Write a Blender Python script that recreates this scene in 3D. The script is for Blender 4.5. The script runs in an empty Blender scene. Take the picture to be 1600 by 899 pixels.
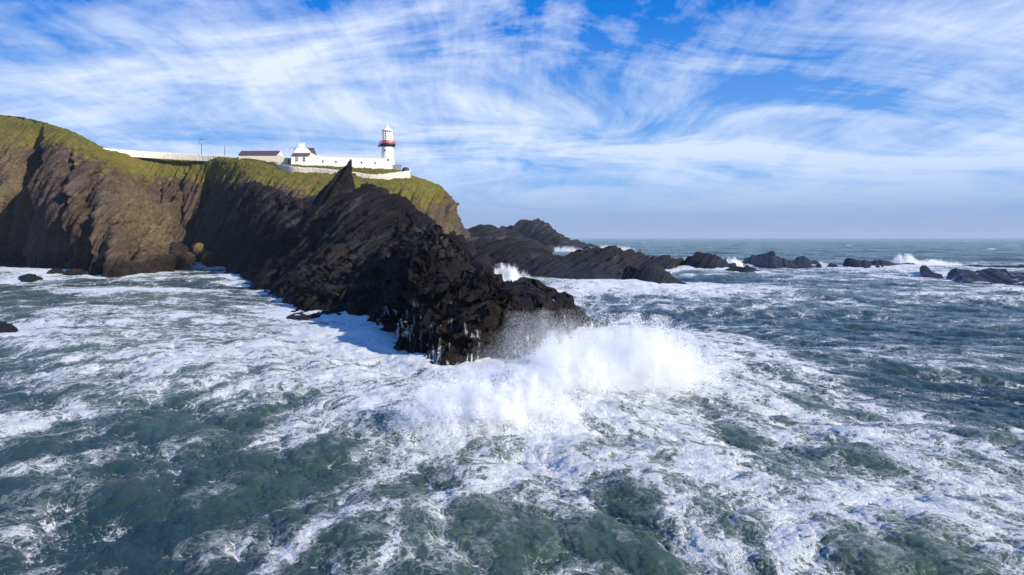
import bpy, bmesh, math
import numpy as np
from mathutils import Vector

C = bpy.context.scene
COL = C.collection
R = math.radians

# ------------------------------------------------------------------ camera, sky, sun, exposure
CAM_H = 12.0
F = 1067.0                       # focal length in pixels of the 1600 px wide photograph
PITCH = math.atan((449.5 - 371.0) / F)
cam_d = bpy.data.cameras.new('camera')
cam = bpy.data.objects.new('camera', cam_d)
COL.objects.link(cam)
cam_d.sensor_width = 36.0
cam_d.lens = 36.0 * F / 1600.0
cam_d.clip_start = 0.5
cam_d.clip_end = 200000
cam.location = (0, 0, CAM_H)
cam.rotation_euler = (math.pi / 2 - PITCH, 0, 0)
C.camera = cam
C.view_settings.view_transform = 'Standard'
C.view_settings.look = 'None'
C.view_settings.exposure = 0.6
C.view_settings.gamma = 1.0
C.view_settings.use_curve_mapping = False

SUN_AZ = R(58)                   # to the right of straight behind the camera
SUN_EL = R(26)
sun_vec = Vector((math.sin(SUN_AZ) * math.cos(SUN_EL), -math.cos(SUN_AZ) * math.cos(SUN_EL), math.sin(SUN_EL)))
sl = bpy.data.lights.new('sun', 'SUN')
sl.energy = 5.0
sl.angle = R(0.5)
sl.color = (1.0, 0.90, 0.74)
so = bpy.data.objects.new('sun', sl)
COL.objects.link(so)
so.rotation_euler = sun_vec.to_track_quat('Z', 'Y').to_euler()
so.location = (80, -60, 120)


class NT:
    """small helper for writing node trees"""
    def __init__(self, tree):
        self.t = tree
        self.t.nodes.clear()

    def n(self, typ, **kw):
        nd = self.t.nodes.new(typ)
        ins = kw.pop('ins', {})
        for k, v in kw.items():
            setattr(nd, k, v)
        for k, v in ins.items():
            self.put(nd.inputs[k], v)
        return nd

    def put(self, sock, v):
        if isinstance(v, bpy.types.NodeSocket):
            self.t.links.new(v, sock)
        elif v is not None:
            sock.default_value = v

    def math(self, op, a, b=None, c=None, clamp=False):
        nd = self.t.nodes.new('ShaderNodeMath')
        nd.operation = op
        nd.use_clamp = clamp
        for i, v in enumerate((a, b, c)):
            if v is not None:
                self.put(nd.inputs[i], v)
        return nd.outputs[0]

    def vmath(self, op, a, b=None, s=None):
        nd = self.t.nodes.new('ShaderNodeVectorMath')
        nd.operation = op
        self.put(nd.inputs[0], a)
        if b is not None:
            self.put(nd.inputs[1], b)
        if s is not None:
            self.put(nd.inputs['Scale'], s)
        return nd.outputs['Value'] if op in ('DOT_PRODUCT', 'LENGTH') else nd.outputs[0]

    def mapr(self, v, a, b, c=0.0, d=1.0, smooth=False):
        nd = self.t.nodes.new('ShaderNodeMapRange')
        nd.interpolation_type = 'SMOOTHSTEP' if smooth else 'LINEAR'
        for i, x in enumerate((v, a, b, c, d)):
            self.put(nd.inputs[i], x)
        return nd.outputs[0]

    def mix(self, f, a, b, mode='MIX'):
        nd = self.t.nodes.new('ShaderNodeMix')
        nd.data_type = 'RGBA'
        nd.blend_type = mode
        self.put(nd.inputs[0], f)
        for i, v in ((6, a), (7, b)):
            if isinstance(v, tuple) and len(v) == 3:
                v = v + (1,)
            self.put(nd.inputs[i], v)
        return nd.outputs[2]

    def noise(self, vec, scale, detail=4, rough=0.55, dist=0.0, typ='FBM', col=False):
        nd = self.t.nodes.new('ShaderNodeTexNoise')
        nd.noise_type = typ
        if vec is not None:
            self.put(nd.inputs['Vector'], vec)
        nd.inputs['Scale'].default_value = scale
        nd.inputs['Detail'].default_value = detail
        nd.inputs['Roughness'].default_value = rough
        nd.inputs['Distortion'].default_value = dist
        return nd.outputs['Color' if col else 'Fac']

    def vor(self, vec, scale, feature='DISTANCE_TO_EDGE', rnd=1.0):
        nd = self.t.nodes.new('ShaderNodeTexVoronoi')
        nd.feature = feature
        self.put(nd.inputs['Vector'], vec)
        nd.inputs['Scale'].default_value = scale
        nd.inputs['Randomness'].default_value = rnd
        return nd.outputs['Distance']

    def mapping(self, vec, loc=(0, 0, 0), rot=(0, 0, 0), sc=(1, 1, 1)):
        nd = self.t.nodes.new('ShaderNodeMapping')
        self.put(nd.inputs['Vector'], vec)
        nd.inputs['Location'].default_value = loc
        nd.inputs['Rotation'].default_value = rot
        nd.inputs['Scale'].default_value = sc
        return nd.outputs[0]

    def attr(self, name):
        nd = self.t.nodes.new('ShaderNodeAttribute')
        nd.attribute_name = name
        return nd.outputs['Fac']

    def sep(self, v):
        nd = self.t.nodes.new('ShaderNodeSeparateXYZ')
        self.put(nd.inputs[0], v)
        return nd.outputs

    def comb(self, x, y, z):
        nd = self.t.nodes.new('ShaderNodeCombineXYZ')
        for i, v in enumerate((x, y, z)):
            self.put(nd.inputs[i], v)
        return nd.outputs[0]


def make_world():
    w = bpy.data.worlds.new('World')
    C.world = w
    w.use_nodes = True
    T = NT(w.node_tree)
    tc = T.n('ShaderNodeTexCoord').outputs['Generated']
    sky = T.n('ShaderNodeTexSky', sky_type='NISHITA')
    sky.sun_disc = False
    sky.sun_elevation = SUN_EL
    sky.sun_rotation = math.pi - SUN_AZ
    sky.altitude = 0
    sky.air_density = 1.0
    sky.dust_density = 0.6
    sky.ozone_density = 3.0
    x, y, z = T.sep(tc)[:3]
    zz = T.math('MAXIMUM', z, 0.0)
    den = T.math('ADD', zz, 0.17)
    px = T.math('DIVIDE', x, den)
    py = T.math('DIVIDE', y, den)
    p = T.comb(px, py, 0.0)
    # high cirrus combed along one direction, bent by a broad warp
    warp = T.noise(p, 0.35, 3, 0.5, col=True)
    pw = T.vmath('ADD', p, T.vmath('SCALE', T.vmath('SUBTRACT', warp, (0.5, 0.5, 0.5)), s=0.9))
    m1 = T.mapping(pw, loc=(2.3, 1.1, 0), rot=(0, 0, R(-14)), sc=(0.55, 1.0, 1))
    big = T.noise(m1, 1.35, 6, 0.62, 0.8)
    m2 = T.mapping(pw, loc=(3.1, 1.7, 0), rot=(0, 0, R(14)), sc=(1.0, 0.16, 1))
    fine = T.noise(m2, 4.6, 10, 0.66, 0.25)
    m3 = T.mapping(pw, loc=(7.1, 4.7, 0), rot=(0, 0, R(-30)), sc=(1.0, 0.5, 1))
    puff = T.noise(m3, 6.5, 8, 0.68, 0.6)
    cov = T.math('ADD', T.math('MULTIPLY', big, 1.62), T.math('MULTIPLY', fine, 0.56))
    cov = T.math('ADD', cov, T.math('MULTIPLY', puff, 0.26))
    # more cover lower down
    low = T.mapr(zz, 0.08, 0.36, 0.20, -0.13)
    cov = T.math('ADD', cov, T.math('SUBTRACT', low, 0.05))
    cl = T.mapr(cov, 1.06, 1.48, 0.0, 1.0)
    # the blue between the clouds: the sky texture, deeper towards the top
    skyc = T.mix(1.0, sky.outputs[0], (0.095, 0.095, 0.095), 'MULTIPLY')
    blue = T.mix(T.mapr(zz, 0.04, 0.30), (0.20, 0.43, 0.80), (0.0, 0.165, 0.64))
    blue = T.mix(0.03, blue, skyc)
    cloud = T.mix(T.mapr(zz, 0.02, 0.30), (0.52, 0.63, 0.84), (0.80, 0.86, 0.96))
    clf = T.math('MULTIPLY', cl, T.mapr(zz, 0.0, 0.12, 0.55, 0.90))
    c = T.mix(clf, blue, cloud)
    # murky band just above the horizon
    band = T.mapr(zz, 0.0, 0.10, 0.9, 0.0, smooth=True)
    c = T.mix(band, c, (0.24, 0.33, 0.53))
    c = T.mix(T.mapr(z, -0.02, 0.0, 1.0, 0.0), c, (0.08, 0.12, 0.15))
    bg = T.n('ShaderNodeBackground')
    T.put(bg.inputs[0], c)
    bg.inputs[1].default_value = 0.80
    out = T.n('ShaderNodeOutputWorld')
    T.t.links.new(bg.outputs[0], out.inputs[0])


make_world()


# ------------------------------------------------------------------ helpers: pixels to world, noise
CP, SP = math.cos(PITCH), math.sin(PITCH)


def pt(px, py, d):
    """world point seen at pixel (px, py) of the photograph at distance d in front of the camera"""
    cx = (px - 800.0) / F
    cy = (449.5 - py) / F
    dy = cy * SP + CP
    dz = cy * CP - SP
    s = d / dy
    return np.array((cx * s, d, CAM_H + dz * s))


def dist_sea(py, z=0.0):
    cy = (449.5 - py) / F
    dy = cy * SP + CP
    dz = cy * CP - SP
    return (z - CAM_H) / dz * dy


def sea(px, py, z=0.0):
    return pt(px, py, dist_sea(py, z))


def proj(x, y, z):
    """pixel of the photograph for a world point, used to lay the foam out on the sea"""
    zz = z - CAM_H
    f = y * CP - zz * SP
    u = y * SP + zz * CP
    return 800.0 + F * x / f, 449.5 - F * u / f


_rs = np.random.RandomState(7)
PERM = np.concatenate([_rs.permutation(256)] * 3).astype(np.int32)
GR = _rs.normal(size=(256, 3)).astype(np.float32)
GR /= np.linalg.norm(GR, axis=1)[:, None]
RND = _rs.rand(4096).astype(np.float32)


def perlin(p):
    p = np.asarray(p, dtype=np.float32)
    fi = np.floor(p)
    f = p - fi
    i = fi.astype(np.int32) & 255
    u = f * f * f * (f * (f * 6 - 15) + 10)
    res = []
    for dx in (0, 1):
        a = PERM[i[..., 0] + dx]
        for dy in (0, 1):
            b = PERM[a + i[..., 1] + dy]
            for dz in (0, 1):
                g = GR[PERM[b + i[..., 2] + dz]]
                res.append(g[..., 0] * (f[..., 0] - dx) + g[..., 1] * (f[..., 1] - dy) + g[..., 2] * (f[..., 2] - dz))
    l = lambda a, b, t: a + (b - a) * t
    x0 = l(l(res[0], res[1], u[..., 2]), l(res[2], res[3], u[..., 2]), u[..., 1])
    x1 = l(l(res[4], res[5], u[..., 2]), l(res[6], res[7], u[..., 2]), u[..., 1])
    return l(x0, x1, u[..., 0]) * 1.6


def fbm(p, octv=4, gain=0.5, ridged=False):
    s = 0
    a = 1.0
    t = 0
    q = np.asarray(p, dtype=np.float32)
    for o in range(octv):
        n = perlin(q + 17.3 * o)
        if ridged:
            n = 1.0 - 2.0 * np.abs(n)
        s = s + a * n
        t += a
        a *= gain
        q = q * 2.03
    return s / t


def hsh(*ks):
    h = np.zeros_like(ks[0], dtype=np.int64)
    for k, m in zip(ks, (73856093, 19349663, 83492791, 2654435)):
        h = h ^ (k.astype(np.int64) * m)
    h = (h ^ (h >> 13)) & 4095
    return RND[h]


def unit(v):
    v = np.asarray(v, dtype=float)
    return v / np.linalg.norm(v)


NB = unit((-0.84, 0.30, 0.45))               # bedding planes dip steeply to the left
SB = unit(np.cross(NB, (0.25, 1.0, 0.1)))     # up the dip
TB = np.cross(NB, SB)


def smooth(a, b, x):
    t = np.clip((x - a) / (b - a), 0, 1)
    return t * t * (3 - 2 * t)


def rock_disp(p, amp=1.0, fine=1.0, seed=0.0, big=1.0, frame=None):
    """outward push of a rock face: eroded beds, joints, blocks, all drawn out along the bedding"""
    nb_ = NB if frame is None else frame
    sb_ = SB if frame is None else unit(np.cross(nb_, (0.25, 1.0, 0.1)))
    tb_ = TB if frame is None else np.cross(nb_, sb_)
    t = p @ nb_
    s = p @ sb_
    w = p @ tb_
    q = np.stack([t, s * 0.13, w * 0.22], -1).astype(np.float32)
    t = t + 2.2 * fbm(np.stack([t / 7.0, 0 * t + seed, 0 * t], -1), 3, 0.6)
    t = t + 2.2 * fbm(p / 40.0 + seed, 1) + 0.35 * fbm(q / 3.0 + seed, 2)
    s = s + 1.0 * fbm(p / 20.0 + 5.5 + seed, 1)
    w = w + 1.0 * fbm(p / 20.0 + 9.5 + seed, 1)
    d = np.zeros(p.shape[:-1], dtype=np.float32)
    sw = np.stack([t * 0.05, s, w], -1).astype(np.float32)
    for P, A, m in ((16.0, 6.5, big), (6.3, 4.0, big), (2.6, 1.9, 1), (1.05, 0.75, fine), (0.42, 0.26, fine)):
        f0 = t / P + 0.37
        k = np.floor(f0)
        f = f0 - k
        a0 = hsh(k, k * 0 + int(P * 10))
        # each bed juts out by its own amount, rising steadily and breaking off sharply
        edge = 0.80 + 0.15 * hsh(k, k * 0 + 5)
        saw = (0.25 + 0.75 * a0) * (f / edge) * (1 - smooth(0.0, 1.0, (f - edge) / (1.0 - edge)))
        d += A * m * saw * np.clip(0.85 + 0.75 * fbm(sw / (P * 5.0) + 3.1 * P + seed + k[..., None] * 1.7, 2), 0.05, 1.7)
    for P, L, A in ((3.4, 22.0, 1.2), (1.3, 11.0, 0.7 * fine), (0.5, 4.5, 0.3 * fine)):
        k1 = np.floor(t / P)
        k2 = np.floor(s / L + hsh(k1, k1 * 0))
        k3 = np.floor(w / (L * 0.5) + hsh(k1, k2))
        d += A * (hsh(k1, k2, k3) - 0.5)
    d += 0.25 * fine * fbm(q / 0.6 + 7.7 + seed, 3, 0.6, ridged=True)
    d -= d.mean()
    return d * amp


def mesh_obj(name, verts, faces, mat, parent=None, smooth_shade=False, attrs=None):
    me = bpy.data.meshes.new(name)
    verts = np.asarray(verts, dtype=np.float32).reshape(-1, 3)
    faces = np.asarray(faces, dtype=np.int32)
    nf, k = faces.shape
    me.vertices.add(len(verts))
    me.vertices.foreach_set('co', verts.ravel())
    me.loops.add(nf * k)
    me.loops.foreach_set('vertex_index', faces.ravel())
    me.polygons.add(nf)
    me.polygons.foreach_set('loop_start', np.arange(0, nf * k, k, dtype=np.int32))
    me.polygons.foreach_set('loop_total', np.full(nf, k, dtype=np.int32))
    if smooth_shade:
        me.polygons.foreach_set('use_smooth', np.ones(nf, dtype=bool))
    me.update(calc_edges=True)
    for an, av in (attrs or {}).items():
        a = me.attributes.new(an, 'FLOAT', 'POINT')
        a.data.foreach_set('value', np.asarray(av, dtype=np.float32).ravel())
    me.materials.append(mat)
    o = bpy.data.objects.new(name, me)
    COL.objects.link(o)
    o.parent = parent
    return o


def grid_faces(nu, nv):
    i = np.arange(nu * nv).reshape(nu, nv)
    return np.stack([i[:-1, :-1], i[1:, :-1], i[1:, 1:], i[:-1, 1:]], axis=-1).reshape(-1, 4)


def tag(o, label=None, cat=None, group=None, kind=None):
    if label:
        o['label'] = label
    if cat:
        o['category'] = cat
    if group:
        o['group'] = group
    if kind:
        o['kind'] = kind
    return o


def catmull(P, n, axis=0, tension=0.5):
    """resample control points along an axis to n samples"""
    P = np.moveaxis(np.asarray(P, dtype=float), axis, 0)
    m = P.shape[0]
    x = np.linspace(0, m - 1, n)
    i = np.clip(np.floor(x).astype(int), 0, m - 2)
    t = (x - i).reshape((-1,) + (1,) * (P.ndim - 1))
    p0 = P[np.clip(i - 1, 0, m - 1)]
    p1 = P[i]
    p2 = P[i + 1]
    p3 = P[np.clip(i + 2, 0, m - 1)]
    m1 = (p2 - p0) * tension
    m2 = (p3 - p1) * tension
    r = (2 * t**3 - 3 * t**2 + 1) * p1 + (t**3 - 2 * t**2 + t) * m1 + (-2 * t**3 + 3 * t**2) * p2 + (t**3 - t**2) * m2
    return np.moveaxis(r, 0, axis)


def resample_rows(G, rows):
    """G: (nu, R, k) rows: sample count for every row gap"""
    out = []
    Rn = G.shape[1]
    for j, n in enumerate(rows):
        p0 = G[:, max(j - 1, 0)]
        p1 = G[:, j]
        p2 = G[:, j + 1]
        p3 = G[:, min(j + 2, Rn - 1)]
        t = (np.arange(n) / n)[None, :, None]
        m1 = ((p2 - p0) * 0.36)[:, None]
        m2 = ((p3 - p1) * 0.36)[:, None]
        out.append((2 * t**3 - 3 * t**2 + 1) * p1[:, None] + (t**3 - 2 * t**2 + t) * m1 + (-2 * t**3 + 3 * t**2) * p2[:, None] + (t**3 - t**2) * m2)
    out.append(G[:, -1:])
    return np.concatenate(out, axis=1)


def grid_normals(V):
    du = np.gradient(V, axis=0)
    dv = np.gradient(V, axis=1)
    n = np.cross(du, dv)
    n /= np.linalg.norm(n, axis=-1, keepdims=True) + 1e-9
    return n


def loft(stations, nu, rows):
    """stations: (S, R, k>=3) first three are xyz, the rest extra channels"""
    G = catmull(np.array(stations, dtype=float), nu, 0)
    return resample_rows(G, rows)


# ------------------------------------------------------------------ materials
def new_mat(name):
    m = bpy.data.materials.new(name)
    m.use_nodes = True
    return m, NT(m.node_tree)


def principled(T, col, rough=0.7, spec=0.5, normal=None, **kw):
    b = T.n('ShaderNodeBsdfPrincipled')
    T.put(b.inputs['Base Color'], col if not (isinstance(col, tuple) and len(col) == 3) else col + (1,))
    T.put(b.inputs['Roughness'], rough)
    b.inputs['Specular IOR Level'].default_value = spec
    if normal is not None:
        T.put(b.inputs['Normal'], normal)
    for k, v in kw.items():
        T.put(b.inputs[k], v)
    return b.outputs[0]


def finish(T, sh):
    o = T.n('ShaderNodeOutputMaterial')
    T.t.links.new(sh, o.inputs['Surface'])


def bump(T, h, strength=0.5, dist=0.1, normal=None):
    b = T.n('ShaderNodeBump')
    b.inputs['Strength'].default_value = strength
    b.inputs['Distance'].default_value = dist
    T.put(b.inputs['Height'], h)
    if normal is not None:
        T.put(b.inputs['Normal'], normal)
    return b.outputs[0]


def rock_material():
    m, T = new_mat('layered_rock')
    pos = T.n('ShaderNodeNewGeometry').outputs['Position']
    z = T.sep(pos)[2]
    # bedding frame
    t = T.vmath('DOT_PRODUCT', pos, tuple(NB))
    s = T.vmath('DOT_PRODUCT', pos, tuple(SB))
    w = T.vmath('DOT_PRODUCT', pos, tuple(TB))
    wob = T.noise(pos, 0.07, 3, 0.5)
    t2 = T.math('ADD', t, T.math('MULTIPLY', wob, 9.0))
    bed = T.comb(T.math('MULTIPLY', t2, 1.0), T.math('MULTIPLY', s, 0.14), T.math('MULTIPLY', w, 0.14))
    nb1 = T.noise(bed, 0.55, 6, 0.65)
    nb2 = T.noise(bed, 2.6, 5, 0.7)
    n3 = T.noise(pos, 0.9, 7, 0.68)
    n4 = T.noise(pos, 0.06, 4, 0.6)
    c = T.mix(T.mapr(nb1, 0.32, 0.68), (0.018, 0.013, 0.015), (0.098, 0.070, 0.060))
    c = T.mix(T.mapr(nb2, 0.50, 0.75, 0, 0.55), c, (0.15, 0.115, 0.095))
    c = T.mix(T.mapr(n4, 0.5, 0.66, 0, 0.55), c, (0.085, 0.050, 0.058))
    # lichen and dry ochre faces; the attribute also paints sunlit warmth into slopes
    och = T.attr('ochre')
    of = T.math('MULTIPLY', och, T.mapr(n3, 0.34, 0.60, 0.1, 1.0))
    c = T.mix(of, c, T.mix(T.mapr(nb2, 0.3, 0.7), (0.10, 0.082, 0.030), (0.27, 0.21, 0.10)))
    lic = T.math('MULTIPLY', T.mapr(T.noise(pos, 0.33, 5, 0.65), 0.57, 0.68), T.mapr(z, 9, 20, 0, 0.75))
    c = T.mix(lic, c, (0.15, 0.135, 0.045))
    # dark bare rock of the spur
    dk = T.attr('dark')
    cdk = T.mix(T.mapr(nb1, 0.35, 0.7), (0.004, 0.0037, 0.005), (0.017, 0.016, 0.020))
    cdk = T.mix(T.mapr(T.noise(pos, 0.16, 4, 0.6), 0.58, 0.70, 0, 0.6), cdk, (0.026, 0.017, 0.012))
    cdk = T.mix(T.mapr(T.noise(bed, 0.22, 4, 0.55), 0.54, 0.66, 0, 0.75), cdk, (0.055, 0.054, 0.060))
    rust = T.math('MULTIPLY', T.mapr(T.noise(pos, 0.30, 5, 0.62), 0.55, 0.64, 0, 0.8), T.mapr(z, 2.0, 9.0, 1.0, 0.25))
    cdk = T.mix(rust, cdk, (0.075, 0.042, 0.022))
    c = T.mix(dk, c, cdk)
    # black wet zone above the water line
    wz = T.math('ADD', z, T.math('MULTIPLY', T.math('SUBTRACT', n3, 0.5), 5.0))
    wet = T.mapr(wz, 3.0, 7.5, 1.0, 0.0, smooth=True)
    c = T.mix(T.math('MULTIPLY', wet, 0.85), c, T.mix(T.mapr(n3, 0.45, 0.7), (0.006, 0.005, 0.005), (0.026, 0.016, 0.009)))
    # white water draining down
    strk = T.noise(T.mapping(pos, sc=(1.0, 0.13, 0.16)), 2.6, 5, 0.6, 0.7)
    ws = T.attr('wash')
    patch = T.mapr(T.noise(pos, 0.22, 2, 0.5), 0.45, 0.62, -0.10, 0.10)
    wf = T.mapr(T.math('ADD', T.math('ADD', strk, patch), T.math('MULTIPLY', ws, 0.13)), 0.66, 0.72, smooth=True)
    wf = T.math('MULTIPLY', wf, T.mapr(ws, 0.0, 0.25))
    c = T.mix(wf, c, (0.60, 0.64, 0.70))
    # grass
    g = T.attr('grass')
    gg = T.mapr(T.math('ADD', g, T.math('MULTIPLY', T.math('SUBTRACT', T.noise(pos, 0.28, 7, 0.75), 0.5), 1.9)), 0.47, 0.56, smooth=True)
    gn = T.noise(pos, 0.22, 7, 0.72)
    gf = T.noise(pos, 1.6, 5, 0.75)
    gc = T.mix(T.mapr(gn, 0.36, 0.62), (0.092, 0.108, 0.015), (0.195, 0.150, 0.034))
    gc = T.mix(T.mapr(gf, 0.42, 0.70, 0, 0.65), gc, (0.040, 0.048, 0.010))
    gc = T.mix(T.mapr(T.noise(pos, 0.7, 4, 0.6), 0.6, 0.72, 0, 0.5), gc, (0.20, 0.165, 0.06))
    c = T.mix(gg, c, gc)
    rough = T.mix(wet, (0.9,) * 3, (0.42,) * 3)
    rough = T.mix(gg, rough, (0.95,) * 3)
    h = T.math('ADD', T.math('MULTIPLY', nb2, 0.8), n3)
    h = T.math('ADD', h, T.math('MULTIPLY', T.noise(pos, 4.5, 5, 0.7), 0.35))
    nrm = bump(T, h, 0.9, 0.9)
    finish(T, principled(T, c, rough, 0.16, nrm))
    return m


ROCK = rock_material()


def simple_mat(name, col, rough=0.75, var=0.15, scale=1.2, spec=0.3, stain=None, bscale=6.0, bstr=0.2, metal=0.0):
    m, T = new_mat(name)
    pos = T.n('ShaderNodeNewGeometry').outputs['Position']
    n = T.noise(pos, scale, 5, 0.65)
    lo = tuple(x * (1 - var) for x in col)
    hi = tuple(min(1, x * (1 + var * 0.5)) for x in col)
    c = T.mix(T.mapr(n, 0.3, 0.7), lo, hi)
    if stain:
        st = T.noise(T.mapping(pos, sc=(1, 1, 0.25)), scale * 1.7, 5, 0.7)
        c = T.mix(T.mapr(st, 0.60, 0.74, 0, 0.6), c, stain)
    nrm = bump(T, T.noise(pos, bscale, 4, 0.6), bstr, 0.03)
    finish(T, principled(T, c, rough, spec, nrm, Metallic=metal))
    return m


WHITE = simple_mat('white_paint', (0.82, 0.80, 0.76), 0.6, 0.06, 0.5)
RED = simple_mat('red_paint', (0.62, 0.035, 0.05), 0.45, 0.1)
BLACK = simple_mat('black_paint', (0.02, 0.017, 0.028), 0.5, 0.2)
SLATE = simple_mat('slate_roofing', (0.085, 0.055, 0.060), 0.6, 0.35, 2.2)
CREAM = simple_mat('weathered_render', (0.62, 0.57, 0.47), 0.85, 0.15, 0.8, stain=(0.42, 0.30, 0.22))
STONE = simple_mat('whitewashed_stone', (0.68, 0.64, 0.54), 0.9, 0.25, 1.1, stain=(0.36, 0.31, 0.22), bscale=2.5, bstr=0.8)
GREYST = simple_mat('grey_stone', (0.30, 0.29, 0.28), 0.9, 0.3)
GLASS = simple_mat('dark_window_glass', (0.03, 0.05, 0.055), 0.15, 0.2, spec=0.6)
GREEN = simple_mat('green_door_paint', (0.035, 0.085, 0.055), 0.5, 0.2)
WOOD = simple_mat('weathered_pole_wood', (0.11, 0.10, 0.10), 0.85, 0.2)
METAL = simple_mat('grey_metal', (0.28, 0.30, 0.33), 0.5, 0.1, metal=0.5)


# ------------------------------------------------------------------ the headland
def S(W, M, G, T_, Bk, wd=None, och=(0, 0, 0), dark=0.0, grs=(0.25, 1.0)):
    """one profile of the headland from under water up the cliff to the plateau"""
    w = sea(*W) if wd is None else np.array((*pt(W[0], 380, wd)[:2], 0.0))
    m, g, t = pt(*M), pt(*G), pt(*T_)
    out = w - m
    out[2] = 0
    out = out / (np.linalg.norm(out) + 1e-6)
    u = w + out * 3 + np.array((0, 0, -4.0))
    b1 = np.array((t[0] + 2 * (t[0] - g[0]) * 0.3, t[1] + 16, t[2] + Bk))
    b2 = np.array((t[0] * 1.15, t[1] + 160, t[2] + Bk - 3))
    # channels: grass, ochre, dark
    ch = lambda gr, oc: np.array((gr, oc, dark))
    return [np.r_[u, ch(-1, och[0])], np.r_[w, ch(-1, och[0])], np.r_[m, ch(-0.5 + grs[0] * 0.6, och[1])],
            np.r_[g, ch(0.5, och[2])], np.r_[t, ch(grs[1], 0)], np.r_[b1, ch(1, 0)], np.r_[b2, ch(1, 0)]]


head = [
    S((-420, 414), (-420, 320, 300), (-420, 225, 318), (-420, 175, 350), 2, och=(0, .5, .5)),
    S((-180, 415), (-190, 315, 292), (-190, 225, 308), (-190, 176, 335), 2, och=(0, .6, .6)),
    S((0, 417), (-5, 312, 278), (0, 225, 296), (0, 183, 322), 1, och=(0, .6, .6)),
    S((45, 422), (42, 325, 262), (45, 225, 290), (48, 188, 312), 0.5, och=(0, .15, .2)),
    S((100, 430), (85, 330, 234), (95, 232, 268), (95, 200, 295), 0),
    S((160, 434), (138, 335, 222), (140, 246, 262), (135, 216, 288), 0, och=(0, .25, .1)),
    S((215, 433), (188, 345, 224), (168, 262, 268), (163, 234, 290), 1, och=(0, .5, .3)),
    S((255, 424), (232, 352, 248), (192, 272, 290), (180, 239, 303), 1, och=(.3, 1, .5)),
    S((280, 417), (266, 352, 286), (226, 284, 308), (215, 241, 318), 1, och=(.4, .9, .1), dark=.1),
    S((300, 414), (286, 345, 304), (262, 280, 316), (252, 243, 325), 1, och=(.2, .3, .1), dark=.3),
    S((325, 414), (325, 345, 303), (320, 285, 314), (310, 246, 322), 1, och=(0, .3, .2), dark=.25),
    S((345, 417), (352, 345, 290), (362, 275, 300), (360, 249, 308), 0.5, och=(0, .2, 0), dark=.3),
    S((380, 0), (385, 340, 268), (392, 285, 280), (400, 254, 298), 1.5, wd=255),
    S((430, 0), (435, 340, 258), (438, 297, 268), (450, 266, 288), 3.2, wd=248),
    S((500, 0), (500, 350, 250), (505, 308, 258), (520, 275, 280), 4.8, wd=240),
    S((560, 0), (562, 360, 248), (565, 312, 256), (575, 281, 278), 5.6, wd=240, och=(0, .9, .9)),
    S((630, 0), (632, 360, 252), (632, 318, 260), (632, 277, 283), 3.0, wd=245, och=(0, .5, .2)),
    S((690, 0), (696, 372, 268), (688, 322, 278), (668, 283, 291), -1, wd=262, och=(.5, .7, .4)),
    S((716, 0), (710, 365, 286), (697, 306, 295), (681, 288, 303), -2, wd=282, och=(.5, .8, .3)),
    S((728, 0), (714, 365, 312), (700, 308, 316), (686, 291, 322), -3, wd=318, och=(0, .5, .3)),
    S((735, 0), (720, 372, 380), (708, 338, 380), (690, 298, 380), -3, wd=378),
    S((730, 0), (715, 372, 460), (700, 335, 460), (680, 300, 455), -3, wd=460),
]


def rot(x, y, a):
    return x * math.cos(a) - y * math.sin(a), x * math.sin(a) + y * math.cos(a)


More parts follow.
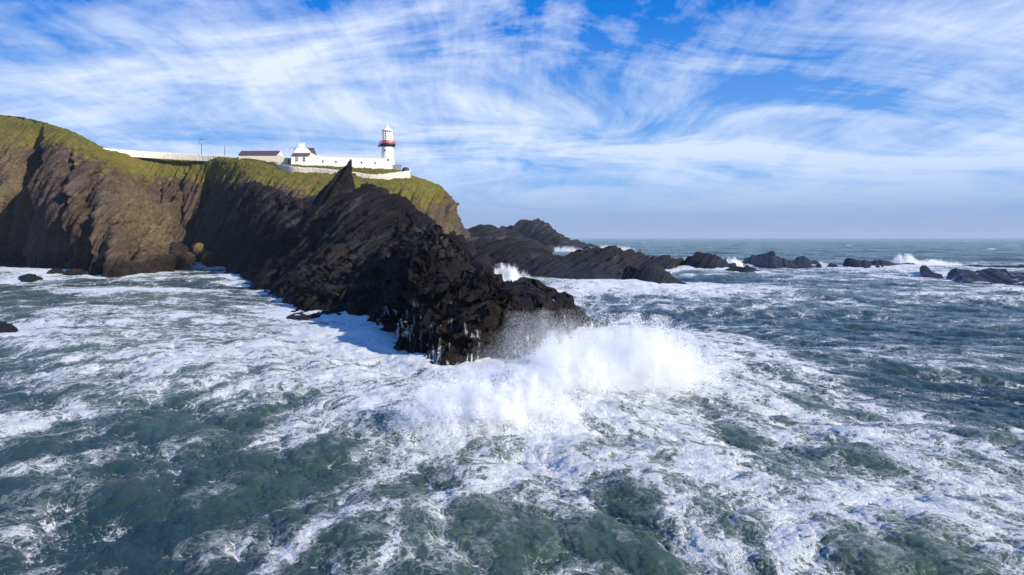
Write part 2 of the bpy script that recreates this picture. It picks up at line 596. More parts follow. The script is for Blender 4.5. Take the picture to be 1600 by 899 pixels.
def build_cliff(name, st, nu, rows, amp_fn, seed=0.0, fine=1.0, flip=False, grass_noise=True, grooves=None, knobs=0.0, frame=None):
    V = loft(st, nu, rows)
    P = V[..., :3].copy()
    ch = V[..., 3:]
    n = grid_normals(P)
    if flip:
        n = -n
    if knobs:
        xr_, yr_ = rot(P[..., 0] + 0.35 * P[..., 2], P[..., 1], 0.5)
        xr_ = xr_ + 0.5 * fbm(P / 2.5, 2)
        yr_ = yr_ + 0.5 * fbm(P / 2.5 + 9, 2)
        kz = 0
        for c_, A_ in ((3.4, 2.3), (1.7, 1.5), (0.8, 0.7), (0.4, 0.3)):
            ki, kj = np.floor(xr_ / c_), np.floor(yr_ / (c_ * 1.5))
            hh_ = hsh(ki, kj, ki * 0 + int(c_ * 10))
            # tilted block tops
            kz = kz + A_ * (hh_ - 0.45 + 0.35 * (xr_ / c_ - ki - 0.5))
        wk = smooth(150, 88, P[..., 1]) * np.clip((P[..., 2] - 0.8) / 2.5, 0, 1)
        P[..., 2] += kz * wk * knobs
        P[..., 0] += 0.35 * kz * wk
        n = grid_normals(P)
        if flip:
            n = -n
        P = P + n * (knobs * np.clip(P[..., 1] / 150, 0.4, 1) * smooth(125, 95, P[..., 1]) * (2.0 * fbm(P / 5.5 + 70, 3, 0.5, ridged=True) - 0.4))[..., None]
        n = grid_normals(P)
        if flip:
            n = -n
    # large scale ribs and gullies first, then beds and blocks
    a = amp_fn(V, np.linspace(0, 1, nu)[:, None])
    if grooves:
        gx, gy = proj(P[..., 0], P[..., 1], P[..., 2])
        gd = np.zeros_like(gx)
        wob = 3 * fbm(P / 20.0 + 50, 2)
        for (x0, y0, x1, y1, wd, dep) in grooves:
            tt = (gy - y0) / (y1 - y0)
            cxx = x0 + (x1 - x0) * tt
            ww = wd * (0.5 + 0.8 * np.clip(tt, 0, 1))
            f = (gx + wob - cxx) / ww
            # steep right wall, gentle left wall
            prof = np.where(f > 0, 1 - smooth(0, 0.55, f), smooth(-1.9, 0, f))
            gd += dep * prof * smooth(-0.05, 0.2, tt) * (1 - smooth(0.92, 1.15, tt))
        P = P - n * gd[..., None]
        n = grid_normals(P)
    P1 = P + n * (rock_disp(P, 1.0, fine, seed, frame=frame) * a)[..., None]
    n2 = grid_normals(P1)
    if flip:
        n2 = -n2
    d2 = 0.09 * fbm(P1 / 0.7 + 31, 3, 0.6, ridged=True) * a * fine
    if grass_noise:
        gm = np.clip(ch[..., 0], 0, 1)
        d2 = d2 + gm * (0.9 * fbm(P1 / 4.0 + 3, 4, 0.6) + 0.35 * fbm(P1 / 1.0, 2))
    P1 = P1 + n2 * d2[..., None]
    return P1, ch, V


def head_amp(V, u):
    g = V[..., 3]
    a = 0.95 * (1 - smooth(0.25, 0.95, g)) + 0.03
    return a


NUH = 1150
rowsH = [10, 130, 130, 90, 40, 6]
PH, chH, VH = build_cliff('headland', head, NUH, rowsH, head_amp, seed=0.0, fine=1.2, frame=unit((-0.93, -0.15, 0.33)), grooves=[(62, 200, 30, 425, 24, 16), (-20, 215, -40, 415, 16, 10), (112, 235, 74, 430, 12, 8), (168, 258, 108, 435, 24, 16), (185, 335, 152, 432, 15, 8), (236, 345, 205, 432, 12, 6), (252, 285, 262, 400, 6, 4), (288, 268, 284, 400, 6, 5), (322, 270, 318, 400, 7, 4)])


def cliff_obj(name, P, ch, wash=None):
    nu, nv = P.shape[:2]
    at = {'grass': ch[..., 0], 'ochre': ch[..., 1], 'dark': ch[..., 2], 'wash': wash if wash is not None else np.zeros((nu, nv))}
    return mesh_obj(name, P, grid_faces(nu, nv), ROCK, attrs=at)


tag(cliff_obj('headland', PH, chH), kind='structure')


# ------------------------------------------------------------------ the dark spur running out to sea
def Q(W, M, Rg, back=14.0, dirx=0.75, gr=-1.0, M2=None):
    w, m, r = sea(*W), pt(*M), pt(*Rg)
    out = w - r
    out[2] = 0
    out /= np.linalg.norm(out) + 1e-6
    u = w + out * 2.5 + np.array((0, 0, -3.5))
    bx = np.array((dirx, math.sqrt(1 - dirx * dirx), 0))
    rm = r + bx * back * 0.42
    rm[2] = r[2] * 0.55
    rw = r + bx * back
    rw[2] = 0.0
    ru = r + bx * (back + 3)
    ru[2] = -3.5
    c = lambda g: np.array((g, 0.0, 1.0))
    return [np.r_[u, c(-1)], np.r_[w, c(-1)], np.r_[m, c(-1)], np.r_[r, c(gr)], np.r_[rm, c(-1)], np.r_[rw, c(-1)], np.r_[ru, c(-1)]]


spur = [
    Q((322, 416), (345, 350, 292), (362, 285, 303), 22),
    Q((345, 421), (372, 360, 262), (388, 290, 284), 22),
    Q((375, 434), (400, 372, 232), (418, 296, 262), 22),
    Q((412, 450), (435, 390, 200), (455, 308, 245), 22),
    Q((452, 468), (475, 405, 168), (505, 318, 222), 22),
    Q((474, 492), (512, 415, 145), (552, 300, 196), 18),
    Q((545, 494), (562, 425, 132), (600, 302, 184), 18),
    Q((600, 507), (612, 435, 114), (641, 328, 166), 17),
    Q((622, 535), (640, 442, 88), (686, 362, 140), 13),
    Q((648, 566), (662, 468, 74), (703, 412, 114), 9),
    Q((690, 575), (704, 480, 68.5), (738, 454, 92), 8),
    Q((722, 576), (734, 505, 67), (752, 447, 91), 8),
    Q((755, 576), (762, 497, 66.5), (772, 468, 89), 8),
    Q((785, 575), (792, 508, 66.5), (800, 458, 88), 8),
    Q((820, 573), (824, 500, 68), (836, 478, 84), 8),
    Q((845, 566), (848, 512, 70), (858, 491, 82), 7),
    Q((866, 556), (868, 512, 74), (881, 486, 83), 7),
    Q((898, 537), (898, 520, 80), (898, 508, 83), 5),
    Q((912, 526), (911, 524, 85), (910, 522, 87), 3),
]


def spur_amp(V, u):
    d = V[..., 1]
    sc = np.clip(d / 200.0, 0.46, 1.0)
    return sc * np.ones_like(d)


SG = []
_r = np.random.RandomState(5)
for xb in list(np.arange(350, 620, 24)) + [640, 672, 700, 726, 765, 800, 842]:
    x0 = xb + _r.uniform(-6, 6)
    yb = np.interp(x0, [335, 400, 470, 545, 610, 650, 690, 830, 900], [420, 442, 488, 492, 512, 566, 574, 572, 530])
    Lg = _r.uniform(90, 190) if x0 < 620 else _r.uniform(60, 130)
    sl_ = _r.uniform(0.42, 0.62) if x0 < 640 else _r.uniform(0.05, 0.4)
    SG.append((x0 + sl_ * Lg, yb - Lg, x0, yb + 6, _r.uniform(5, 9), _r.uniform(2.0, 4.5) * np.interp(x0, [350, 640, 900], [1.0, 0.5, 0.35])))
PS, chS, VS = build_cliff('spur', spur, 1300, [12, 330, 330, 90, 60, 10], spur_amp, seed=4.3, fine=1.7, grass_noise=False, knobs=1.0, grooves=SG)
wash = np.clip(1 - PS[..., 2] / 5.5, 0, 1) * smooth(100, 75, PS[..., 1])
tag(cliff_obj('rock_spur', PS, chS, wash), kind='structure')


def solid_rock(name, lo, up, thick, nu, nv, amp, seed, dark=1.0, fine=1.0, ochre=0.0, grass=-1.0, back_drop=None, wash_h=0.0):
    """a rock from a front water line (pixels) and a crest line (pixels, distance); it has a real back"""
    n = max(len(lo), len(up))
    lo = catmull(np.array([sea(*p) for p in lo]), n)
    up = catmull(np.array([pt(*p) for p in up]), n)
    st = []
    for a, b in zip(lo, up):
        out = a - b
        out[2] = 0
        L = np.linalg.norm(out) + 1e-6
        out /= L
        th = thick * max(0.15, min(1.0, b[2] / 4.0))
        m = a * 0.5 + b * 0.5
        m[2] = b[2] * 0.62
        bm = b - out * th * 0.5
        bm[2] = b[2] * 0.6
        bw = b - out * th
        bw[2] = -0.2
        bu = bw - out * 2
        bu[2] = -3.5
        u = a + out * 1.5
        u[2] = -3.5
        c = np.array((grass, ochre, dark))
        st.append([np.r_[q, c] for q in (u, a, m, b, bm, bw, bu)])
    e0 = [np.r_[(np.array([q[:3] for q in st[0]]).mean(0) * np.array((1, 1, 0)) + np.array((-0.6, 0, -3.5))), grass, ochre, dark]] * 7
    e1 = [np.r_[(np.array([q[:3] for q in st[-1]]).mean(0) * np.array((1, 1, 0)) + np.array((0.6, 0, -3.5))), grass, ochre, dark]] * 7
    st = [e0] + st + [e1]
    k = max(4, nv // 5)
    P, ch, V = build_cliff(name, st, nu, [4, k * 2, k * 2, k, k, 3], lambda V, u: amp * 1.3 * (0.6 + 0.4 * np.minimum(1, np.abs(V[..., 2]) / 3)), seed, fine, grass_noise=False)
    nu_, nv_ = P.shape[:2]
    w = np.clip(1 - P[..., 2] / max(wash_h, 0.01), 0, 1) if wash_h > 0 else np.zeros((nu_, nv_))
    return mesh_obj(name, P, grid_faces(nu_, nv_), ROCK, attrs={'grass': ch[..., 0], 'ochre': ch[..., 1], 'dark': ch[..., 2], 'wash': w})


# the tall leaning fin on the spur crest: a rock blade leaning right, part of the same terrain
def blade(name, poly, d0, d1, nseg, amp, seed, dark=1.0):
    """poly: centre line stations (px_left, px_right, py, distance); thickness in depth grows downwards"""
    st = []
    for (xl, xr, py, d, th) in poly:
        a = pt(xl, py, d)
        b = pt(xr, py, d)
        mid = (a + b) / 2
        ring = []
        for k in range(9):
            an = 2 * math.pi * k / 8
            ca, sa = math.cos(an), math.sin(an)
            ring.append(np.r_[mid + (b - a) / 2 * ca + np.array((0, -sa * th, 0)), -1, 0.25 if ca > 0.3 else 0.0, dark])
        st.append(ring)
    G = catmull(np.array(st), nseg, 0)
    G = resample_rows(G, [14] * 8)
    P = G[..., :3]
    n = grid_normals(P)
    n = n * np.sign(((P - P.mean(axis=1, keepdims=True)) * n).sum(-1, keepdims=True).mean())
    d = rock_disp(P, amp * 1.5, 2.0, seed)
    P = P + n * np.clip(d, -2.5, 2.5)[..., None] * np.linspace(0.3, 1, nseg)[:, None, None]
    nu_, nv_ = P.shape[:2]
    ch = G[..., 3:]
    return mesh_obj(name, P, grid_faces(nu_, nv_), ROCK, attrs={'grass': ch[..., 0], 'ochre': ch[..., 1], 'dark': ch[..., 2], 'wash': np.zeros((nu_, nv_))})


fin = blade('rock_fin', [(546.5, 548.5, 249, 193, 0.2), (540, 548, 256, 193, 0.7), (530, 549, 268, 193.5, 1.4), (519, 551, 283, 194, 2.4),
                         (507, 556, 300, 195, 4), (494, 562, 320, 196, 6), (478, 572, 345, 196, 9), (460, 585, 375, 196, 12)], 0, 0, 160, 0.42, 2.1)
tag(fin, 'tall pointed fin of dark rock leaning right in front of the white wall', 'rock')

sr = solid_rock
SEA_ROCKS = []


def skerry(label, *a, name='sea_rock', **k):
    o = sr(name, *a, **k)
    tag(o, label, 'rock', 'rocks standing in the sea')
    SEA_ROCKS.append(o)
    return o


skerry('dark jagged rock just behind the spur, foaming gully on its left',
       [(705, 428), (725, 433), (745, 437), (765, 440), (784, 441)],
       [(695, 374, 225), (715, 373, 222), (738, 386, 215), (758, 402, 208), (774, 422, 202)], 16, 240, 90, 0.42, 1.3)
skerry('long black skerry with a humped crest running right from behind the spur',
       [(740, 432), (790, 434), (830, 438), (880, 442), (930, 442), (965, 436), (1010, 428), (1050, 420), (1075, 416)],
       [(725, 376, 250), (750, 375, 248), (800, 379, 245), (858, 393, 243), (882, 401, 242), (905, 395, 242), (950, 387, 242), (985, 392, 244), (1012, 402, 248), (1060, 408, 255)],
       22, 620, 110, 0.5, 2.7)
skerry('low wedge of black rock sloping right at the foot of the long skerry',
       [(972, 444), (990, 450), (1020, 455), (1055, 456), (1092, 454)],
       [(978, 422, 172), (995, 416, 171), (1025, 418, 170), (1058, 434, 168), (1086, 450, 166)], 9, 240, 80, 0.25, 5.1)
skerry('far dark headland with a blunt summit before the horizon',
       [(760, 388), (820, 389), (870, 390.5), (905, 390), (940, 388.5)],
       [(775, 360, 760), (800, 352, 760), (822, 346.5, 760), (845, 347, 760), (858, 353, 760), (868, 365, 758), (895, 375, 755), (932, 386, 750)], 80, 320, 70, 0.55, 3.3)
skerry('dark rocky ridge between the cliff nose and the far headland',
       [(690, 400), (740, 400), (790, 400), (830, 398), (868, 396)],
       [(685, 340, 540), (706, 348, 540), (730, 359, 540), (750, 352, 540), (775, 356, 540), (800, 358, 540), (825, 372, 538), (860, 387, 534)], 50, 360, 80, 0.45, 6.3)
skerry('black rock hump right of the long skerry with spray on both sides',
       [(1056, 418), (1085, 422), (1115, 424), (1150, 424)],
       [(1062, 410, 262), (1085, 401, 262), (1112, 396, 262), (1132, 403, 262), (1148, 414, 258)], 14, 260, 60, 0.28, 7.7)
skerry('low black slab in front of the spray-flanked hump',
       [(1130, 425), (1160, 428.5), (1202, 429)],
       [(1134, 419, 232), (1160, 416, 232), (1180, 419, 230), (1198, 426, 228)], 8, 150, 50, 0.22, 8.1)
skerry('black rock with a small peak in the middle of the skerry line',
       [(1160, 413), (1200, 417), (1240, 417), (1282, 416)],
       [(1164, 404, 318), (1182, 401, 318), (1200, 393, 318), (1210, 395, 318), (1222, 405, 318), (1240, 407, 317), (1255, 402, 316), (1278, 411, 314)], 14, 300, 60, 0.28, 9.9)
skerry('tiny black rock alone between two longer skerries',
       [(1292, 417), (1312, 417.5)], [(1296, 414, 282), (1303, 411.5, 282), (1309, 414.5, 282)], 4, 70, 30, 0.25, 1.9)
skerry('flat-topped black skerry left of the tall distant spray',
       [(1317, 418), (1350, 421), (1400, 421), (1442, 420.5)],
       [(1320, 409, 272), (1332, 404.5, 272), (1362, 407, 272), (1385, 408, 271), (1405, 412, 271), (1420, 410, 271), (1438, 415, 270)], 10, 260, 50, 0.14, 2.9)
skerry('small sloping black rock at the right end of the flat-topped skerry',
       [(1440, 430), (1455, 433.5), (1470, 434)], [(1443, 419, 232), (1455, 424, 230), (1466, 430.5, 228)], 4, 90, 40, 0.3, 3.9)
skerry('thin dark reef behind the foam-draped rock at the right edge',
       [(1462, 420), (1520, 421.5), (1600, 422), (1720, 421)],
       [(1466, 416.5, 272), (1510, 415.5, 272), (1560, 414.5, 271), (1610, 415, 271), (1715, 416, 271)], 8, 260, 40, 0.16, 4.9)
skerry('broad black rock draped with foam at the right edge of the sea',
       [(1478, 437), (1510, 443), (1545, 445), (1575, 447), (1640, 448)],
       [(1482, 425, 196), (1505, 421, 196), (1535, 421.5, 195), (1568, 422, 194), (1580, 427, 192), (1640, 428, 191)], 9, 280, 70, 0.12, 5.9, wash_h=2.6)
skerry('brown rock cut by the left edge of the picture', [(-60, 527), (-30, 528), (0, 526), (20, 522)],
       [(-55, 498, 95), (-25, 500, 94), (-2, 504, 93), (10, 509, 92), (17, 517, 90)], 5, 120, 60, 0.3, 6.9, dark=0.4)
skerry('small flat black rock off the foot of the left cliff', [(28, 438), (46, 441), (66, 438)],
       [(31, 435, 198), (46, 430, 198), (60, 432, 198)], 4, 90, 40, 0.3, 7.9, dark=0.7)
skerry('small wet rock poking from the foam left of the spur', [(448, 500), (465, 502), (482, 498)],
       [(452, 494, 106), (466, 488, 106), (478, 493, 106)], 2.5, 80, 40, 0.2, 8.9)
skerry('little rock awash just off the tip of the spur', [(912, 522), (925, 524), (938, 521)],
       [(916, 514, 92), (925, 508, 92), (933, 513, 92)], 2, 80, 40, 0.15, 9.3)
skerry('knobbly wet rock at the water under the spur, left of the streaming ledges', [(700, 578), (718, 582), (738, 578)],
       [(704, 566, 66), (719, 556, 66), (733, 565, 66)], 2, 90, 50, 0.16, 9.7, wash_h=1.2)
skerry('wet boulder with white water pouring round it below the spur', [(775, 582), (800, 588), (830, 584)],
       [(780, 560, 66), (798, 545, 66.5), (822, 556, 66)], 2.5, 110, 60, 0.22, 3.7, wash_h=1.9)

# fallen boulders at the head of the inlet
BD = [((262, 416), (262, 400), 250, 11, .5, 'squat dark boulder left of the large shaded one'),
      ((296, 414), (297, 398), 262, 9, .6, 'boulder wedged below the pale rounded one'),
      ((210, 432), (213, 420), 214, 10, .5, 'low block at the corner of the left cliff foot'),
      ((185, 437), (186, 423), 206, 12, .4, 'broad brown block under the sunlit rib'),
      ((118, 436), (122, 422), 208, 14, .5, 'wide rock step at the foot of the dark gully'),
      ((82, 433), (84, 421), 214, 11, .6, 'dark block at the water under the far left gully'),
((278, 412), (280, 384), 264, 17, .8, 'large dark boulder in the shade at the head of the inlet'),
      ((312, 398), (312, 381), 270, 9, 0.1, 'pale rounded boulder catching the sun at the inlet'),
      ((240, 413), (248, 398), 240, 12, .3, 'brown boulder at the foot of the ochre slope'),
      ((228, 424), (234, 409), 228, 13, .5, 'boulder by the water under the left cliff'),
      ((330, 413), (332, 398), 262, 9, .3, 'small grey boulder right of the pale one')]
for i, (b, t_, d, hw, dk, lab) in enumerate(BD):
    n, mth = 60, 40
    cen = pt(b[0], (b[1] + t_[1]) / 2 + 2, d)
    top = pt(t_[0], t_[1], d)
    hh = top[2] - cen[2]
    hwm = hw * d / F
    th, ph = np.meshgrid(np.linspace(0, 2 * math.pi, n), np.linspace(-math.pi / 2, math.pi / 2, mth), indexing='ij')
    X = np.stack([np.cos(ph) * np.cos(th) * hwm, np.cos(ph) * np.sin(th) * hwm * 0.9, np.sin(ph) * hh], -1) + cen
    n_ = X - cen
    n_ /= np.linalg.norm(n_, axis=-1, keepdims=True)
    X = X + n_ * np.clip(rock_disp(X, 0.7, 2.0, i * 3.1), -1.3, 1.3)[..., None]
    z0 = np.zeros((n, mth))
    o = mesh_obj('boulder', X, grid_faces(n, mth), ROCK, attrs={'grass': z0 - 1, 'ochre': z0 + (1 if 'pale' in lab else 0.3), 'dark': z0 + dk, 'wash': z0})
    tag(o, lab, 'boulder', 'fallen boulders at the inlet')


# ------------------------------------------------------------------ buildings
def bm_new():
    return bmesh.new()


def add_box(bm, x0, x1, y0, y1, z0, z1, rot=None):
    vs = [bm.verts.new((x, y, z)) for x in (x0, x1) for y in (y0, y1) for z in (z0, z1)]
    for f in ((0, 1, 3, 2), (4, 6, 7, 5), (0, 4, 5, 1), (2, 3, 7, 6), (0, 2, 6, 4), (1, 5, 7, 3)):
        bm.faces.new([vs[i] for i in f])
    return vs


def add_poly(bm, pts, dvec):
    """prism: polygon points extruded along dvec"""
    a = [bm.verts.new(p) for p in pts]
    b = [bm.verts.new(Vector(p) + Vector(dvec)) for p in pts]
    n = len(pts)
    bm.faces.new(a)
    bm.faces.new(b[::-1])
    for i in range(n):
        bm.faces.new((a[(i + 1) % n], a[i], b[i], b[(i + 1) % n]))


def add_lathe(bm, prof, n=32, cap=True):
    rings = []
    for r, z in prof:
        rings.append([bm.verts.new((r * math.cos(2 * math.pi * i / n), r * math.sin(2 * math.pi * i / n), z)) for i in range(n)])
    for a, b in zip(rings[:-1], rings[1:]):
        for i in range(n):
            bm.faces.new((a[i], a[(i + 1) % n], b[(i + 1) % n], b[i]))
    if cap:
        bm.faces.new(rings[0][::-1])
        bm.faces.new(rings[-1])


def add_tube(bm, a, b, r, n=8, r2=None):
    a, b = Vector(a), Vector(b)
    q = (b - a).to_track_quat('Z', 'Y')
    r2 = r if r2 is None else r2
    A = [bm.verts.new(a + q @ Vector((r * math.cos(2 * math.pi * i / n), r * math.sin(2 * math.pi * i / n), 0))) for i in range(n)]
    B = [bm.verts.new(b + q @ Vector((r2 * math.cos(2 * math.pi * i / n), r2 * math.sin(2 * math.pi * i / n), 0))) for i in range(n)]
    for i in range(n):
        bm.faces.new((A[i], A[(i + 1) % n], B[(i + 1) % n], B[i]))
    bm.faces.new(A[::-1])
    bm.faces.new(B)


def obj(name, bm, mat, parent=None, smooth_shade=False):
    bmesh.ops.recalc_face_normals(bm, faces=bm.faces)
    me = bpy.data.meshes.new(name)
    bm.to_mesh(me)
    bm.free()
    me.materials.append(mat)
    if smooth_shade:
        for p in me.polygons:
            p.use_smooth = abs(p.normal.z) < 0.9
    o = bpy.data.objects.new(name, me)
    COL.objects.link(o)
    o.parent = parent
    return o


def thing(name, label, cat, loc, rz=0.0, group=None):
    o = bpy.data.objects.new(name, None)
    COL.objects.link(o)
    o.location = loc
    o.rotation_euler = (0, 0, rz)
    tag(o, label, cat, group)
    return o


# lighthouse: 1 px of the photo is 0.281 m here
DL = 300.0
K = DL / F
base = pt(606, 262.5, DL)
lh = thing('lighthouse', 'white round lighthouse tower with red gallery railing at the end of the white wall', 'lighthouse', tuple(base))
bm = bm_new()
add_lathe(bm, [(3.1, -3.0), (2.95, 0.0), (2.45, 8.6), (2.45, 9.1), (2.6, 9.1), (2.6, 9.35)], 48)
obj('tower', bm, WHITE, lh, True)
bm = bm_new()
add_lathe(bm, [(2.75, 9.0), (3.35, 9.55), (3.45, 9.6), (3.45, 10.15), (2.3, 10.15)], 48)
for i in range(24):
    a = 2 * math.pi * i / 24
    add_tube(bm, (2.6 * math.cos(a), 2.6 * math.sin(a), 8.9), (3.35 * math.cos(a), 3.35 * math.sin(a), 9.6), 0.14, 6)
obj('gallery', bm, BLACK, lh)
bm = bm_new()
for zr in (10.55, 10.95, 11.35):
    for i in range(32):
        a, b = 2 * math.pi * i / 32, 2 * math.pi * (i + 1) / 32
        add_tube(bm, (3.4 * math.cos(a), 3.4 * math.sin(a), zr), (3.4 * math.cos(b), 3.4 * math.sin(b), zr), 0.06, 6)
for i in range(32):
    a = 2 * math.pi * i / 32
    add_tube(bm, (3.4 * math.cos(a), 3.4 * math.sin(a), 10.1), (3.4 * math.cos(a), 3.4 * math.sin(a), 11.45), 0.06, 6)
obj('railing', bm, RED, lh)
bm = bm_new()
add_lathe(bm, [(2.2, 10.1), (2.2, 11.7), (2.3, 11.75), (2.3, 11.9)], 32)
obj('lantern_base', bm, WHITE, lh, True)
bm = bm_new()
for zr in (11.95, 12.9, 13.85, 14.8, 15.7):
    for i in range(16):
        a, b = 2 * math.pi * i / 16, 2 * math.pi * (i + 1) / 16
        add_tube(bm, (2.15 * math.cos(a), 2.15 * math.sin(a), zr), (2.15 * math.cos(b), 2.15 * math.sin(b), zr), 0.11, 6)
for i in range(16):
    a = 2 * math.pi * i / 16
    add_tube(bm, (2.15 * math.cos(a), 2.15 * math.sin(a), 11.9), (2.15 * math.cos(a), 2.15 * math.sin(a), 15.75), 0.09, 6)
ln = obj('lantern_glazing', bm, WHITE, lh)
bm = bm_new()
add_lathe(bm, [(1.05, 11.9), (1.25, 12.8), (1.3, 13.8), (1.25, 14.8), (1.05, 15.6)], 24)
obj('lens', bm, WHITE, lh, True)
bm = bm_new()
add_lathe(bm, [(2.35, 15.7), (2.35, 15.95), (2.0, 16.3), (1.4, 16.9), (0.75, 17.4), (0.45, 17.6), (0.45, 18.1), (0.2, 18.3)], 32)
add_tube(bm, (0, 0, 18.2), (0, 0, 19.8), 0.09, 6, 0.03)
obj('dome_roof', bm, WHITE, lh, True)
for (ang, z0, h) in ((-75, 2.6, 1.0), (-108, 6.8, 0.9)):
    r = 2.95 - 0.5 * z0 / 8.6
    a = R(ang)
    bm = bm_new()
    vs = add_box(bm, -0.3, 0.3, -0.12, 0.12, z0, z0 + h)
    w = obj('window', bm, GLASS, lh)
    w.location = (r * math.cos(a), r * math.sin(a), 0)
    w.rotation_euler = (0, 0, a + math.pi / 2)
bm = bm_new()
a = R(-63)
add_tube(bm, (3.07 * math.cos(a), 3.07 * math.sin(a), -2.0), (2.55 * math.cos(a), 2.55 * math.sin(a), 8.6), 0.07, 6)
obj('drain_pipe', bm, RED, lh)
bm = bm_new()
add_box(bm, -4.15, -3.45, -0.25, 0.25, 9.0, 9.6)
add_tube(bm, (-3.8, 0, 9.6), (-3.8, 0, 10.6), 0.12)
obj('fog_signal', bm, BLACK, lh)


def window(parent, x, y, z0, w, h, mat=GLASS, name='window', frame=True):
    bm = bm_new()
    add_box(bm, x - w / 2, x + w / 2, y - 0.05, y + 0.05, z0, z0 + h)
    wn = obj(name, bm, mat, parent)
    if frame:
        bm = bm_new()
        add_box(bm, x - w / 2 - 0.1, x + w / 2 + 0.1, y - 0.16, y - 0.06, z0 - 0.14, z0 - 0.01)
        obj('sill', bm, WHITE, wn)
        bm = bm_new()
        add_box(bm, x - 0.04, x + 0.04, y - 0.09, y - 0.06, z0, z0 + h)
        add_box(bm, x - w / 2, x + w / 2, y - 0.09, y - 0.062, z0 + h * 0.48, z0 + h * 0.54)
        obj('frame', bm, WHITE, wn)
    return wn


# long white compound wall from the house to the tower
wa, wb = pt(483, 262, 296), pt(598, 264.5, 297)
wc = pt(483, 243.2, 296)
L = wb[0] - wa[0]
bl = thing('compound_wall', 'long plain white building wall with small windows joining house and lighthouse', 'building', (wa[0], 296.0, wa[2]))
topz = wc[2] - wa[2]
bm = bm_new()
add_poly(bm, [(-0.3, 0, -4), (L, 0, -4), (L, 0, topz - 1.1), (-0.3, 0, topz)], (0, 5.0, 0))
obj('wall', bm, WHITE, bl)
bm = bm_new()
add_poly(bm, [(-0.3, -0.12, topz + 0.002), (L, -0.12, topz - 1.098), (L, -0.12, topz - 0.95), (-0.3, -0.12, topz + 0.15)], (0, 5.2, 0))
obj('coping', bm, WHITE, bl)
for px_ in (504.5, 525, 565, 586):
    xw = pt(px_, 252, 296)[0] - wa[0]
    zt = topz - 1.1 * xw / L
    window(bl, xw, -0.01, zt - 2.75, 0.55, 0.95, frame=False)
bm = bm_new()
x0 = pt(548, 257, 296)[0] - wa[0]
add_box(bm, x0, L, -0.35, -0.003, -4, topz - 4.0)
obj('plinth', bm, WHITE, bl)

# keepers' house
hb = pt(452.5, 257, 293)
hr = pt(483.5, 257, 293)
W_ = hr[0] - hb[0]
hs = thing('keepers_house', 'white two storey house with chimney and slate lean-to beside the compound wall', 'house', (hb[0], 293.0, hb[2]))
zz = lambda py: pt(450, py, 293)[2] - hb[2]
bm = bm_new()
add_box(bm, 0.35, W_ - 0.1, 3.0, 11.0, -3, zz(238))
add_poly(bm, [(0.6, 2.9, zz(238) - 1.6), (W_ - 0.3, 2.9, zz(238) - 1.6), (W_ - 0.3, 2.9, zz(236)), (W_ - 1.6, 2.9, zz(231)), (W_ * .62, 2.9, zz(228.2)), (W_ * .38, 2.9, zz(228.2)), (1.9, 2.9, zz(231)), (0.6, 2.9, zz(236))], (0, 0.5, 0))
obj('wall', bm, WHITE, hs)
bm = bm_new()
for s_ in (0, 1):
    pass
add_poly(bm, [(0.1, 3.41, zz(238) + 0.01), (0.1, 7.2, zz(227.8)), (0.1, 11.2, zz(238) + 0.01)], (W_ - 0.05, 0, 0))
rf = obj('roof', bm, SLATE, hs)
bm = bm_new()
add_box(bm, W_ * .38, W_ * .62, 2.85, 4.2, zz(229), zz(222.8))
add_box(bm, W_ * .36, W_ * .64, 2.75, 4.3, zz(222.8) + 0.003, zz(222.0))
obj('chimney', bm, WHITE, hs)
bm = bm_new()
add_box(bm, 0.8, W_ - 0.2, 0.0, 2.9, -3, zz(244.6))
obj('lean_to_wall', bm, WHITE, hs)
bm = bm_new()
add_poly(bm, [(0.7, -0.25, zz(244.4)), (0.7, 2.89, zz(238.5)), (0.7, 2.89, zz(238.5) + 0.15), (0.7, -0.25, zz(244.4) + 0.15)], (W_ - 0.8, 0, 0))
obj('lean_to_roof', bm, SLATE, hs)
for px_ in (463.5, 475):
    xw = pt(px_, 250, 293)[0] - hb[0]
    window(hs, xw, -0.01, zz(252.3), 1.0, 1.75)

# long low shed at the left with slate roof
sb = pt(373, 251, 305)
se = pt(434, 253, 305)
LS = se[0] - sb[0]
sh = thing('long_shed', 'long low shed with dark slate roof and stained cream wall', 'shed', (sb[0], 305.0, sb[2]))
z3 = lambda py: pt(400, py, 305)[2] - sb[2]
bm = bm_new()
add_box(bm, 0.1, LS, 0, 7.0, -3.5, z3(242.5))
add_poly(bm, [(LS - 0.003, 0, -3.5), (LS - 0.003, 0, z3(243)), (LS - 0.003, 3.5, z3(234.6)), (LS - 0.003, 7, z3(243)), (LS - 0.003, 7, -3.5)], (0.35, 0, 0))
obj('wall', bm, CREAM, sh)
bm = bm_new()
add_poly(bm, [(-0.1, -0.3, z3(242.9)), (-0.1, 3.5, z3(234.9)), (-0.1, 7.3, z3(242.9)), (-0.1, 7.3, z3(242.3)), (-0.1, 3.5, z3(234.2)), (-0.1, -0.3, z3(242.3))], (LS, 0, 0))
obj('roof', bm, SLATE, sh)

# yard wall stepping down between shed and house
ya, yb = pt(434.5, 262, 300), pt(449, 262, 298)
yw = thing('yard_wall', 'cream yard wall stepping down between shed and house with a green door', 'wall', (ya[0], 299.0, ya[2]))
LY = yb[0] - ya[0]
z4 = lambda py: pt(440, py, 299)[2] - ya[2]
bm = bm_new()
add_poly(bm, [(0, 0, -3), (LY + 1.2, 0, -3), (LY + 1.2, 0, z4(247)), (LY * .7, 0, z4(246.5)), (0, 0, z4(240.5))], (0, 0.6, 0))
obj('wall', bm, CREAM, yw)
bm = bm_new()
xd = pt(451.5, 250, 299)[0] - ya[0]
add_box(bm, xd - 0.5, xd + 0.3, -0.08, 0.05, z4(256.5), z4(249))
obj('door', bm, GREEN, yw)

